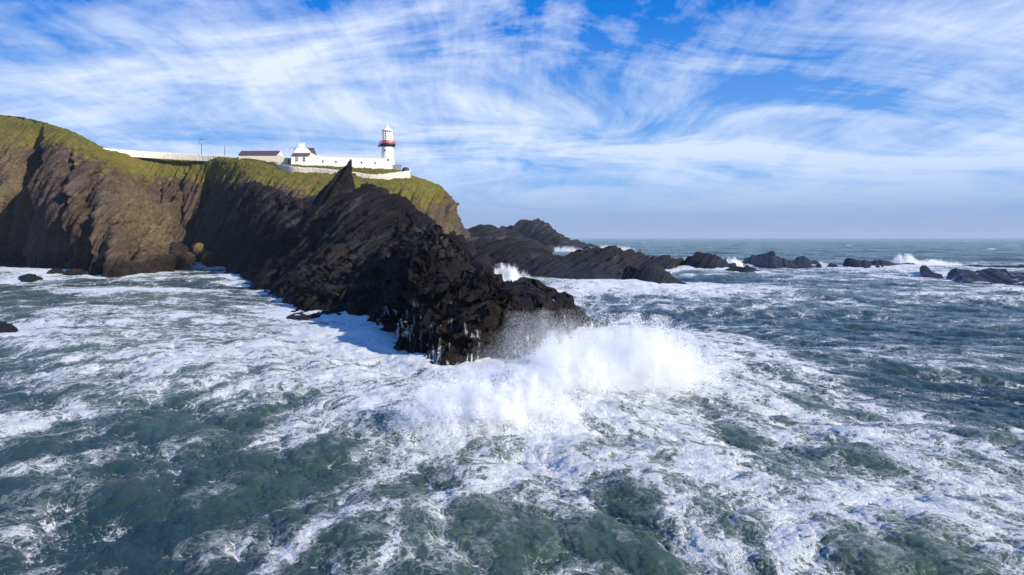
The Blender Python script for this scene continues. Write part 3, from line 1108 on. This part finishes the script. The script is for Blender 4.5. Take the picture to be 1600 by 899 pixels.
# grey block and dark domed hut right of the tower
gb = pt(613, 266, 293)
bm = bm_new()
add_box(bm, 0, 3.6, 0, 2.5, -2.5, pt(613, 258.6, 293)[2] - gb[2])
add_box(bm, -0.1, 3.7, -0.1, 2.6, pt(613, 258.6, 293)[2] - gb[2] + 0.002, pt(613, 258.2, 293)[2] - gb[2] + 0.1)
o = obj('stone_block', bm, GREYST)
o.location = gb
tag(o, 'low grey stone block at the foot of the lighthouse', 'outbuilding')
db = pt(634, 271, 285)
bm = bm_new()
add_lathe(bm, [(1.75, -2), (1.75, 0.4), (1.65, 1.2), (1.35, 1.9), (0.8, 2.35), (0.2, 2.5)], 24)
add_box(bm, -2.9, -1.3, -0.6, 0.6, -1.5, 0.9)
o = obj('domed_hut', bm, simple_mat('dark_tarred_render', (0.035, 0.045, 0.055), 0.7))
o.location = db
tag(o, 'small dark domed hut inside the corner of the stone wall', 'hut')


def stone_wall(name, label, pts, h, t, mat, seed, n=220, cap=True):
    P = catmull(np.array([pt(*p) for p in pts]), n)
    rs = np.random.RandomState(seed)
    tang = np.gradient(P, axis=0)
    tang[:, 2] = 0
    tang /= np.linalg.norm(tang, axis=1)[:, None]
    nx = np.stack([tang[:, 1], -tang[:, 0], np.zeros(n)], 1)
    if nx[n // 2, 1] > 0:
        nx = -nx
    V = np.zeros((n, 8, 3))
    hh = h + 0.14 * np.convolve(rs.randn(n + 4), np.ones(5) / 5, 'valid')
    for k, (o_, z) in enumerate(((t * .6, -1.6), (t * .55, .33), (t * .52, .66), (t * .5, 1.0), (-t * .5, 1.0), (-t * .52, .66), (-t * .55, .33), (-t * .6, -1.6))):
        V[:, k] = P + nx * (o_ + 0.05 * rs.randn(n))[:, None]
        V[:, k, 2] = P[:, 2] + (z if z < 0 else z * hh)
    return tag(mesh_obj(name, V, grid_faces(n, 8), mat), label, 'wall')


stone_wall('stone_wall', 'whitewashed stone boundary wall along the cliff top below the lighthouse',
           [(372, 250, 311), (400, 254, 303), (430, 260, 294), (455, 265, 286), (490, 267.5, 284), (520, 270, 282), (560, 275, 280), (585, 278, 279), (612, 275.5, 280), (641, 272, 283)], 1.3, 0.5, STONE, 3)
stone_wall('stone_wall', 'pale stone wall end returning inland beside the dark domed hut',
           [(641, 272, 283.6), (641, 270.5, 287), (640, 269, 291)], 1.2, 0.55, STONE, 6, 30)
stone_wall('stone_wall', 'long pale roadside wall running over the plateau from the hill to the shed',
           [(158, 236, 300), (185, 238, 308), (215, 240.5, 315), (255, 243, 319), (310, 246, 318), (345, 248.2, 315), (374, 250, 312)], 1.25, 0.6, STONE, 9, 300)


def pole(px, py0, py1, d, label, arm, box):
    b = pt(px, py0, d)
    h = pt(px, py1, d)[2] - b[2]
    t = thing('utility_pole', label, 'utility pole', tuple(b), 0, 'utility poles by the road')
    bm = bm_new()
    add_tube(bm, (0, 0, -1.5), (0, 0, h), 0.17, 10, 0.12)
    obj('pole', bm, WOOD, t)
    if arm:
        bm = bm_new()
        add_box(bm, -0.9, 0.9, -0.08, 0.08, h - 0.35, h - 0.2)
        for x in (-0.8, 0, 0.8):
            add_tube(bm, (x, 0, h - 0.2), (x, 0, h + 0.1), 0.06, 6)
        obj('crossarm', bm, WOOD, t)
    if box:
        bm = bm_new()
        add_lathe(bm, [(0.36, h - 2.4), (0.4, h - 2.3), (0.4, h - 1.3), (0.34, h - 1.2)], 16)
        o = obj('transformer', bm, METAL, t)
        o.location = (-0.25, -0.35, 0)
        bm = bm_new()
        add_box(bm, 0.0, 0.5, -0.4, -0.1, h - 3.3, h - 2.6)
        obj('fuse_box', bm, METAL, t)
    return np.array(b) + np.array((0, 0, h - 0.2))


p1 = pole(315, 243, 217, 335, 'tall wooden pole with crossarm and transformer behind the roadside wall', True, True)
p2 = pole(351.5, 246, 227.5, 330, 'shorter plain wooden pole nearer the shed', False, False)
bm = bm_new()
prev = None
for i in range(17):
    t = i / 16
    q = p1 + (p2 - p1) * t
    q = q + np.array((0, 0, -0.8 * 4 * t * (1 - t)))
    if prev is not None:
        add_tube(bm, prev, q, 0.03, 5)
    prev = q
tag(obj('power_line', bm, BLACK), 'thin sagging wire between the two poles', 'cable')


# ------------------------------------------------------------------ the sea
def ocean_tile(N, Lm, Hs, lmin, lmax, wdir, spread, seed, chop=1.0):
    rs = np.random.RandomState(seed)
    k = np.fft.fftfreq(N, Lm / N) * 2 * np.pi
    KX, KY = np.meshgrid(k, k, indexing='ij')
    kk = np.sqrt(KX**2 + KY**2) + 1e-9
    lam = 2 * np.pi / kk
    Pp = kk**-3.6 * smooth(lmin * 0.6, lmin, lam) * (1 - smooth(lmax, lmax * 1.6, lam))
    cosd = (KX * math.cos(wdir) + KY * math.sin(wdir)) / kk
    Pp *= np.abs(cosd)**spread + 0.06
    Pp[0, 0] = 0
    h = np.sqrt(Pp) * (rs.randn(N, N) + 1j * rs.randn(N, N))
    z = np.fft.ifft2(h)
    sc = Hs / 4.0 / z.real.std()
    h = h * sc
    H = np.fft.ifft2(h).real
    DX = np.fft.ifft2(-1j * KX / kk * h).real * chop
    DY = np.fft.ifft2(-1j * KY / kk * h).real * chop
    gx = np.gradient(np.concatenate([DX, DX[:1]], 0), Lm / N, axis=0)[:N]
    gy = np.gradient(np.concatenate([DY, DY[:, :1]], 1), Lm / N, axis=1)[:, :N]
    return np.stack([H, DX, DY, gx + gy], -1).astype(np.float32), Lm, N


def sample(tile, x, y):
    A, Lm, N = tile
    u = x / Lm * N
    v = y / Lm * N
    iu = np.floor(u)
    iv = np.floor(v)
    fu = (u - iu)[..., None].astype(np.float32)
    fv = (v - iv)[..., None].astype(np.float32)
    iu = iu.astype(np.int64) % N
    iv = iv.astype(np.int64) % N
    iu1 = (iu + 1) % N
    iv1 = (iv + 1) % N
    return (A[iu, iv] * (1 - fu) + A[iu1, iv] * fu) * (1 - fv) + (A[iu, iv1] * (1 - fu) + A[iu1, iv1] * fu) * fv


def build_sea():
    # rows: distance steps follow what the eye can resolve
    ds = [9.0]
    while ds[-1] < 13500:
        d = ds[-1]
        if d < 22:
            st = 0.08
        elif d < 1500:
            st = min(max(0.75 * d * d / (CAM_H * F), 0.035), 0.0050 * d)
        else:
            st = 0.0050 * d * (d / 1500)
        ds.append(d + st)
    ds = np.array(ds)
    tx = np.concatenate([np.linspace(-1.5, -0.80, 160)[:-1], np.linspace(-0.80, 0.80, 1150), np.linspace(0.80, 1.5, 160)[1:]])
    Y, TX = np.meshgrid(ds, tx, indexing='ij')
    X = TX * Y
    tA = ocean_tile(512, 190.0, 2.9, 13, 90, R(250) + 0.35, 5.0, 11, 1.45)
    tB = ocean_tile(512, 47.0, 0.66, 1.6, 11, R(235) + 1.1, 3.0, 12, 1.4)
    tC = ocean_tile(512, 13.0, 0.20, 0.2, 2.0, R(240) + 2.0, 1.5, 13, 0.9)
    res = np.zeros(X.shape + (4,), dtype=np.float32)
    px, py = proj(X, Y, 0.0)
    # calmer in the lee of the spur
    lee = 1 - 0.45 * np.exp(-(((px - 250) / 330)**2 + ((py - 470) / 60)**2))
    for tile, a, near, fade in ((tA, 0.35, 0, 3500), (tB, 1.1, 0, 700), (tC, 2.0, 0, 170)):
        xr, yr = rot(X, Y, a)
        s = sample(tile, xr, yr)
        dx, dy = rot(s[..., 1], s[..., 2], -a)
        w = np.exp(-(Y / fade)**2)[..., None]
        res += np.stack([s[..., 0], dx, dy, s[..., 3]], -1) * w
    # shorter steep clapotis around the spur tip
    res[..., :3] *= lee[..., None]
    Z = res[..., 0].copy()
    XX = X + res[..., 1]
    YY = Y + res[..., 2]
    crest = np.clip(-res[..., 3] * 0.9, 0, 2)
    foldv = smooth(0.25, 0.95, crest)
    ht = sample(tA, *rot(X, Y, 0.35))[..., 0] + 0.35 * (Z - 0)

    # foam cover: rocks, the surf zone, long drifting streaks
    q = np.stack([X / 22.0, Y / 22.0, 0 * X], -1)
    warp = fbm(q, 3)
    wx = X + 6.0 * warp
    wy = Y + 6.0 * fbm(q + 11.0, 3)
    # streaks drawn out along the drift
    # they fan out from the surf at the tip of the spur
    rr = np.hypot(wx - 2.0, wy - 78.0)
    th = np.arctan2(wx - 2.0, -(wy - 78.0))
    st1 = fbm(np.stack([rr / 17.0, th * 8.0, 0 * X + 3], -1), 5, 0.62)
    st2 = fbm(np.stack([rr / 5.5, th * 19.0, 0 * X + 8], -1), 4, 0.62)
    st3 = fbm(np.stack([X / 60.0, Y / 60.0, 0 * X + 21], -1), 3)
    base = np.zeros_like(X)

    def blob(cx, cy, rx, ry, amp, ang=0.0):
        c, s = math.cos(R(ang)), math.sin(R(ang))
        u = (px - cx) * c + (py - cy) * s
        v = -(px - cx) * s + (py - cy) * c
        return amp * np.exp(-((u / rx)**2 + (v / ry)**2))

    B = [(230, 470, 330, 45, .12), (150, 545, 260, 45, .38), (60, 640, 170, 40, .38), (560, 530, 130, 40, .55), (480, 620, 170, 60, .22),
         (620, 620, 170, 80, .50), (850, 640, 240, 90, .95), (1020, 560, 150, 60, .95), (1000, 470, 180, 34, .60), (880, 480, 110, 36, .55),
         (1200, 470, 200, 34, .28), (1180, 610, 150, 60, .40), (1100, 700, 260, 60, .36), (900, 740, 260, 50, .34), (1350, 650, 220, 45, .30, 18),
         (1500, 760, 200, 60, .34, 18), (1250, 790, 220, 35, .38, 8), (1130, 830, 140, 30, .34), (1420, 560, 170, 20, .25, 12), (760, 770, 220, 30, .22),
         (560, 790, 180, 22, .30, -12), (390, 815, 140, 18, .26, -12), (80, 770, 160, 40, .34, -14), (140, 850, 160, 30, .22, -10), (950, 870, 120, 30, .25),
         (1350, 420, 260, 13, .45), (1550, 455, 130, 16, .40), (1060, 412, 60, 9, .5), (930, 392, 70, 5, .6), (50, 428, 120, 16, .55), (330, 437, 120, 12, .30),
         (200, 456, 140, 7, .45), (380, 720, 150, 45, -.22), (330, 655, 120, 22, -.25), (720, 830, 160, 28, -.22), (1450, 600, 170, 24, -.20, 10),
         (1480, 520, 150, 20, -.12, 8), (620, 850, 220, 45, .22), (1300, 875, 220, 30, .2), (450, 765, 150, 25, .14), (240, 700, 120, 25, .12), (1160, 690, 60, 22, -.45), (870, 690, 90, 40, .35), (1000, 860, 120, 16, -.2), (300, 890, 260, 18, -.1)]
    for b in B:
        v_ = blob(*b)
        base = np.where(v_ > 0, 1 - (1 - np.minimum(base, 1)) * (1 - np.minimum(v_, 0.98)), base + v_)
    # long breaking lines read off the photograph
    Ls = [((0, 672), (110, 640), (160, 622), 11, .75), ((170, 690), (210, 680), (245, 668), 7, .6), ((0, 640), (60, 625), (130, 600), 9, .45),
          ((80, 463), (200, 456), (350, 456), 4, .65), ((270, 592), (400, 560), (520, 520), 9, .55), ((230, 615), (262, 608), (285, 612), 8, .5),
          ((0, 720), (60, 712), (100, 700), 9, .45), ((0, 790), (60, 765), (100, 755), 10, .4), ((870, 735), (1000, 745), (1150, 768), 8, .5),
          ((1060, 842), (1180, 858), (1250, 862), 11, .5), ((1280, 775), (1350, 775), (1420, 762), 5, .45), ((1120, 520), (1260, 580), (1420, 650), 13, .42),
          ((1400, 640), (1500, 700), (1600, 760), 14, .35), ((1300, 470), (1450, 500), (1600, 515), 7, .3), ((1100, 440), (1200, 470), (1320, 500), 9, .3),
          ((520, 830), (580, 800), (660, 790), 8, .4), ((340, 845), (400, 830), (450, 810), 7, .35), ((1200, 640), (1320, 690), (1450, 740), 9, .35),
          ((1350, 800), (1450, 830), (1600, 890), 12, .4), ((880, 880), (960, 860), (1010, 880), 9, .5)]
    for a0, a1, a2, wd, am in Ls:
        P3 = catmull(np.array([a0, a1, a2], dtype=float), 15)
        dmin = np.full(X.shape, 1e9)
        msk = (px > P3[:, 0].min() - 60) & (px < P3[:, 0].max() + 60) & (py > P3[:, 1].min() - 60) & (py < P3[:, 1].max() + 60)
        pxm, pym = px[msk], py[msk]
        wv = 9 * st2[msk]
        dm = np.full(pxm.shape, 1e9)
        for i in range(len(P3) - 1):
            ax, ay = P3[i]
            bx, by = P3[i + 1]
            ex, ey = bx - ax, by - ay
            tt = np.clip(((pxm - ax) * ex + (pym - ay) * ey) / (ex * ex + ey * ey), 0, 1)
            dm = np.minimum(dm, np.hypot(pxm - ax - tt * ex, (pym - ay - tt * ey) + wv * 0.5))
        base[msk] += am * np.exp(-(dm / wd)**2)
    # distance to the rock water lines
    shore = [VS[::12, 12, :2], VH[:700:14, 10, :2]]
    for o in SEA_ROCKS:
        co = np.empty(len(o.data.vertices) * 3, dtype=np.float32)
        o.data.vertices.foreach_get('co', co)
        co = co.reshape(-1, 3)
        cc = co[np.abs(co[:, 2]) < 0.5][:, :2]
        if len(cc):
            shore.append(cc[::max(1, len(cc) // 50)])
    shore = np.concatenate(shore).astype(np.float32)
    # evaluated on a coarse grid and interpolated, for speed
    I = np.arange(0, X.shape[0], 6)
    J = np.arange(0, X.shape[1], 6)
    if I[-1] != X.shape[0] - 1:
        I = np.r_[I, X.shape[0] - 1]
    if J[-1] != X.shape[1] - 1:
        J = np.r_[J, X.shape[1] - 1]
    Xc, Yc = X[np.ix_(I, J)].astype(np.float32), Y[np.ix_(I, J)].astype(np.float32)
    dm = np.full(Xc.shape, 1e9, dtype=np.float32)
    for (ax, ay) in shore:
        np.minimum(dm, (Xc - ax)**2 + (Yc - ay)**2, out=dm)
    dm = np.sqrt(dm)
    ri = np.interp(np.arange(X.shape[0]), I, np.arange(len(I)))
    rj = np.interp(np.arange(X.shape[1]), J, np.arange(len(J)))
    i0 = np.clip(ri.astype(int), 0, len(I) - 2)
    j0 = np.clip(rj.astype(int), 0, len(J) - 2)
    fi = (ri - i0)[:, None]
    fj = (rj - j0)[None, :]
    D = (dm[np.ix_(i0, j0)] * (1 - fi) + dm[np.ix_(i0 + 1, j0)] * fi) * (1 - fj) + (dm[np.ix_(i0, j0 + 1)] * (1 - fi) + dm[np.ix_(i0 + 1, j0 + 1)] * fi) * fj
    near = np.exp(-D / 3.0) * 0.6 + np.exp(-D / 14.0) * 0.12
    far = smooth(230, 420, Y)
    dens = 0.155 + base * 0.40 + near + 0.46 * st1 + 0.20 * st2 + 0.20 * st3
    dens = dens * (1 - 0.8 * far) + near * far * 0.6
    dens += foldv * (0.38 - 0.05 * far) + 0.10 * np.clip(ht, -1, 1.5) * (1 - far)
    # whitecaps dotted over the open sea
    wc = fbm(np.stack([X / 30.0, Y / 60.0, 0 * X + 5], -1), 3, 0.65)
    dens += far * smooth(0.38, 0.60, wc) * 0.9
    dens = np.clip(dens, -0.2, 0.69 + 0.42 * np.exp(-D / 4.0) + 0.35 * smooth(0.75, 1.0, base))
    # thick surf lies higher and rougher
    bub = smooth(0.8, 1.1, dens) * np.exp(-(Y / 130)**2)
    Z = Z + bub * (0.16 * fbm(np.stack([XX / 0.8, YY / 0.8, 0 * X], -1), 4, 0.6) + 0.15)
    # the heaving mound of the bursting wave
    main = np.exp(-(((X - 2.5) / 9.0)**2 + ((Y - 49) / 7.0)**2))
    Z = Z + main * 1.1 * (0.6 + 0.8 * fbm(np.stack([X / 4.0, Y / 4.0, 0 * X + 2], -1), 4, 0.55))
    V = np.stack([XX, YY, Z], -1)
    V[Y > 3000, 2] = 0
    m, T = new_mat('sea_water')
    pos = T.n('ShaderNodeNewGeometry').outputs['Position']
    dn = T.attr('foam')
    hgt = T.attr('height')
    flat = T.mapping(pos, sc=(1, 1, 0.0))
    wcol = T.vmath('SUBTRACT', T.noise(flat, 0.55, 4, 0.6, col=True), (0.5, 0.5, 0.5))
    wp = T.vmath('ADD', flat, T.vmath('SCALE', wcol, s=3.2))
    wcol3 = T.vmath('SUBTRACT', T.noise(flat, 0.13, 3, 0.5, col=True), (0.5, 0.5, 0.5))
    wp = T.vmath('ADD', wp, T.vmath('SCALE', wcol3, s=9.0))
    wcol2 = T.vmath('SUBTRACT', T.noise(flat, 2.6, 3, 0.6, col=True), (0.5, 0.5, 0.5))
    wp = T.vmath('ADD', wp, T.vmath('SCALE', wcol2, s=0.55))
    sx_, sy_ = T.sep(T.vmath('SUBTRACT', wp, (2.0, 78.0, 0.0)))[:2]
    rad = T.vmath('LENGTH', T.comb(sx_, sy_, 0.0))
    ang = T.math('ARCTAN2', sx_, T.math('MULTIPLY', sy_, -1.0))
    pol = T.comb(T.math('MULTIPLY', rad, 0.30), T.math('MULTIPLY', ang, 30.0), 0.0)
    st = T.vmath('ADD', T.vmath('SCALE', T.mapping(wp, sc=(0.9, 0.9, 1)), s=1.0), (0, 0, 0))
    v1 = T.vor(st, 0.75)
    v2 = T.vor(st, 2.1)
    v3 = T.vor(wp, 6.0)
    web = T.math('SUBTRACT', 1.0, T.mapr(v1, 0.0, 0.34))
    web2 = T.math('SUBTRACT', 1.0, T.mapr(v2, 0.0, 0.34))
    web3 = T.math('SUBTRACT', 1.0, T.mapr(v3, 0.0, 0.4))
    fb = T.noise(pol, 0.62, 10, 0.62)
    fb3 = T.noise(pol, 3.2, 6, 0.65)
    fb2 = T.noise(wp, 7.0, 5, 0.7)
    pat = T.math('ADD', T.math('MULTIPLY', web, 0.26), T.math('MULTIPLY', web2, 0.20))
    pat = T.math('ADD', pat, T.math('MULTIPLY', web3, 0.10))
    pat = T.math('ADD', pat, T.math('ADD', T.math('MULTIPLY', T.math('SUBTRACT', fb, 0.5), 1.5), T.math('MULTIPLY', T.math('SUBTRACT', fb3, 0.5), 0.3)))
    pat = T.math('ADD', pat, T.math('MULTIPLY', T.math('SUBTRACT', fb2, 0.5), 0.35))
    tot = T.math('ADD', dn, T.math('SUBTRACT', pat, 0.27))
    hard = T.mapr(tot, 0.50, 0.66, 0, 0.96, smooth=True)
    soft = T.mapr(tot, 0.26, 0.62, 0, 0.28, smooth=True)
    ff = T.math('MAXIMUM', hard, soft)
    # thin nets of foam lines between the patches
    l1 = T.mapr(v1, 0.015, 0.085, 1.0, 0.0, smooth=True)
    l2 = T.math('MULTIPLY', T.mapr(v2, 0.015, 0.11, 1.0, 0.0, smooth=True), 0.8)
    lm = T.mapr(T.math('ADD', dn, T.math('MULTIPLY', T.math('SUBTRACT', fb, 0.5), 1.6)), 0.20, 0.48, 0.0, 0.85)
    nearf = T.mapr(T.vmath('LENGTH', pos), 60.0, 160.0, 1.0, 0.0)
    lace = T.math('MULTIPLY', T.math('MULTIPLY', T.math('MAXIMUM', l1, l2), lm), nearf)
    ff = T.math('MAXIMUM', ff, lace)
    # water colour: dark green, light through crests painted in, paler where full of air
    air = T.mapr(tot, 0.0, 0.75, 0, 1)
    dist = T.vmath('LENGTH', pos)
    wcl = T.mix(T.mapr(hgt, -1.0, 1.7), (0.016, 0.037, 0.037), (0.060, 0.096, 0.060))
    wcl = T.mix(T.math('MULTIPLY', air, 0.32), wcl, (0.055, 0.092, 0.084))
    wcl = T.mix(T.mapr(dist, 200, 900, 0, 0.8), wcl, (0.032, 0.086, 0.070))
    rip = T.noise(T.mapping(pos, rot=(0, 0, R(20)), sc=(0.55, 1.4, 1)), 2.6, 7, 0.64)
    rip2 = T.noise(T.mapping(pos, rot=(0, 0, R(25)), sc=(0.5, 1.0, 1)), 0.30, 8, 0.66)
    farm = T.mapr(dist, 120, 900, 0, 1)
    n1 = bump(T, rip, 0.5, 0.13)
    b2 = T.n('ShaderNodeBump')
    T.put(b2.inputs['Height'], rip2)
    T.put(b2.inputs['Strength'], T.mapr(farm, 0, 1, 0.25, 1.0))
    b2.inputs['Distance'].default_value = 2.2
    T.put(b2.inputs['Normal'], n1)
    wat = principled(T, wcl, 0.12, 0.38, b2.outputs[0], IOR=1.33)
    fh = T.math('ADD', T.math('MULTIPLY', tot, 0.8), T.math('MULTIPLY', fb2, 0.6))
    fn = bump(T, fh, 0.8, 0.22, b2.outputs[0])
    foam = principled(T, (0.66, 0.69, 0.71), 0.85, 0.2, fn, **{'Subsurface Weight': 0.0})
    mx = T.n('ShaderNodeMixShader')
    T.put(mx.inputs[0], ff)
    T.t.links.new(wat, mx.inputs[1])
    T.t.links.new(foam, mx.inputs[2])
    finish(T, mx.outputs[0])
    nu_, nv_ = X.shape
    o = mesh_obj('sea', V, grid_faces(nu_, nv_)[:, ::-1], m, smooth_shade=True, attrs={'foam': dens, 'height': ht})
    tag(o, kind='structure')
    # back half of the sea so that the water surrounds the camera
    return o


build_sea()


# ------------------------------------------------------------------ spray
def spray_material():
    m, T = new_mat('white_spray')
    d = T.n('ShaderNodeBsdfDiffuse')
    d.inputs[0].default_value = (0.96, 0.97, 0.98, 1)
    t = T.n('ShaderNodeBsdfTranslucent')
    t.inputs[0].default_value = (0.96, 0.97, 0.98, 1)
    mx = T.n('ShaderNodeMixShader')
    mx.inputs[0].default_value = 0.45
    T.t.links.new(d.outputs[0], mx.inputs[1])
    T.t.links.new(t.outputs[0], mx.inputs[2])
    finish(T, mx.outputs[0])
    return m


SPRAY = spray_material()


def points_object(name, P, rad, label):
    me = bpy.data.meshes.new(name)
    me.vertices.add(len(P))
    me.vertices.foreach_set('co', np.asarray(P, dtype=np.float32).ravel())
    a = me.attributes.new('rad', 'FLOAT', 'POINT')
    a.data.foreach_set('value', np.asarray(rad, dtype=np.float32))
    me.materials.append(SPRAY)
    o = bpy.data.objects.new(name, me)
    COL.objects.link(o)
    ng = bpy.data.node_groups.new('droplets', 'GeometryNodeTree')
    ng.interface.new_socket('Geometry', in_out='INPUT', socket_type='NodeSocketGeometry')
    ng.interface.new_socket('Geometry', in_out='OUTPUT', socket_type='NodeSocketGeometry')
    gi = ng.nodes.new('NodeGroupInput')
    go = ng.nodes.new('NodeGroupOutput')
    mp = ng.nodes.new('GeometryNodeMeshToPoints')
    na = ng.nodes.new('GeometryNodeInputNamedAttribute')
    na.data_type = 'FLOAT'
    na.inputs[0].default_value = 'rad'
    sm = ng.nodes.new('GeometryNodeSetMaterial')
    sm.inputs['Material'].default_value = SPRAY
    ng.links.new(gi.outputs[0], mp.inputs['Mesh'])
    ng.links.new(na.outputs[0], mp.inputs['Radius'])
    ng.links.new(mp.outputs[0], sm.inputs[0])
    ng.links.new(sm.outputs[0], go.inputs[0])
    md = o.modifiers.new('droplets', 'NODES')
    md.node_group = ng
    tag(o, label, 'spray', 'bursts of sea spray', 'stuff')
    return o


def plume(name, label, cen, size, h, n, rmin, rmax, seed, lean=(0, 0), freq=1.0, power=1.0, thr=0.0):
    """droplets in a burst: dense billows low down thinning to mist above"""
    rs = np.random.RandomState(seed)
    out = []
    tot = 0
    cen = np.array(cen, dtype=float)
    while tot < n:
        m = 400000
        u = rs.uniform(-1, 1, (m, 2))
        v = rs.uniform(0, 1, m)**1.15
        r2 = (u**2).sum(1)
        P = np.stack([u[:, 0] * size[0], u[:, 1] * size[1], v * h], 1)
        col = fbm(np.stack([P[:, 0] / (size[0] * .33), P[:, 1] / (size[1] * .5), v * 0 + seed], -1), 3, 0.6)
        toph = np.clip(1 - r2, 0, 1)**0.75 * (0.62 + 0.9 * col)
        k0 = (toph - v > -0.45) & (r2 < 1.15) & (rs.rand(m) < 0.18 + 0.82 * np.exp(-v * 2.0 * power))
        P, v, r2, toph = P[k0], v[k0], r2[k0], toph[k0]
        bil = fbm(P * freq / np.array((1.0, 1.0, 1.5)) + seed, 5, 0.64)
        e = toph - v + 0.50 * bil + thr
        pr = smooth(-0.40, 0.22, e) * np.clip(1.12 - r2, 0, 1) * (0.25 + 0.75 * smooth(-0.12, 0.25, bil)) * (r2 < 1.15)
        k = rs.rand(len(pr)) < pr
        P = P[k]
        P[:, 0] += lean[0] * P[:, 2]
        P[:, 1] += lean[1] * P[:, 2]
        out.append(P + cen)
        tot += k.sum()
    P = np.concatenate(out)[:n]
    rad = (rmin + (rmax - rmin) * rs.rand(n)**3) * (1 + 0.9 * (rs.rand(n) > 0.985))
    return P, rad


def burst(name, label, specs):
    Ps, rs_ = [], []
    for s in specs:
        P, r = plume(name, label, **s)
        Ps.append(P)
        rs_.append(r)
    points_object(name, np.concatenate(Ps), np.concatenate(rs_), label)


def sp(px, py, d=None, z=-0.3):
    p = sea(px, py)
    return (p[0], p[1], z)


burst('wave_spray', 'huge white burst of spray off the tip of the spur', [
    dict(cen=sp(1000, 612), size=(7.4, 5.2), h=6.4, n=480000, rmin=.008, rmax=.024, seed=1, lean=(-.05, 0), freq=0.9),
    dict(cen=sp(880, 635), size=(4.6, 3.2), h=5.2, n=330000, rmin=.008, rmax=.022, seed=2, freq=1.0),
    dict(cen=sp(770, 680), size=(6.4, 3.2), h=4.6, n=480000, rmin=.007, rmax=.020, seed=3, lean=(-.1, 0), freq=1.2),
    dict(cen=sp(870, 585), size=(2.2, 2.5), h=5.0, n=60000, rmin=.009, rmax=.02, seed=4, freq=1.2, power=.5),
    dict(cen=sp(900, 630), size=(9.0, 6.0), h=7.0, n=420000, rmin=.0045, rmax=.009, seed=15, freq=.35, power=.35, thr=.25),
    dict(cen=sp(880, 580), size=(4.0, 4.0), h=5.0, n=110000, rmin=.0035, rmax=.007, seed=16, freq=.5, power=.3, thr=.2),
    dict(cen=sp(760, 600), size=(6.5, 3.0), h=2.0, n=90000, rmin=.008, rmax=.02, seed=17, freq=1.0, power=.8),
    dict(cen=sp(690, 650), size=(3.2, 3.0), h=3.3, n=70000, rmin=.009, rmax=.02, seed=5, freq=1.4),
])
burst('wave_spray', 'white spray thrown up in the gully right of the spur', [
    dict(cen=sp(800, 447), size=(5.5, 4.0), h=6.0, n=70000, rmin=.02, rmax=.06, seed=6, lean=(-.25, 0), freq=.5),
    dict(cen=(pt(716, 420, 205)[0], 205, 0.5), size=(2.8, 5.0), h=5.5, n=50000, rmin=.02, rmax=.06, seed=7, freq=.5),
])
for (x, y, sz, h, n, lab) in ((1142, 416, 5, 4.2, 30000, 'spray burst between the hump and the peaked skerry'),
                              (1077, 409, 5, 3.2, 20000, 'low spray burst left of the hump'),
                              (1412, 412, 7, 5.0, 26000, 'tall thin spray behind the flat-topped skerry'),
                              (1450, 415, 16, 3.0, 40000, 'wide low surf behind the rocks at right'),
                              (955, 391, 26, 5.0, 40000, 'line of surf breaking beyond the long skerry'),
                              (880, 394, 22, 5.5, 30000, 'surf at the foot of the far headland'),
                              (20, 412, 10, 5.0, 40000, 'surf against the cliff at the far left')):
    burst('surf_spray', lab, [dict(cen=sp(x, y), size=(sz, sz * .5), h=h, n=n, rmin=.03, rmax=.10, seed=int(x) % 97, freq=.35)])


# ------------------------------------------------------------------ sea air
def haze():
    bm = bm_new()
    add_box(bm, -22000, 22000, -800, 14500, -6, 95)
    m = bpy.data.materials.new('sea_haze')
    m.use_nodes = True
    T = NT(m.node_tree)
    v = T.n('ShaderNodeVolumePrincipled')
    v.inputs['Color'].default_value = (0.62, 0.74, 0.92, 1)
    v.inputs['Density'].default_value = 0.00008
    v.inputs['Anisotropy'].default_value = 0.0
    o = T.n('ShaderNodeOutputMaterial')
    T.t.links.new(v.outputs[0], o.inputs['Volume'])
    h = obj('haze', bm, m)
    tag(h, kind='stuff')


haze()
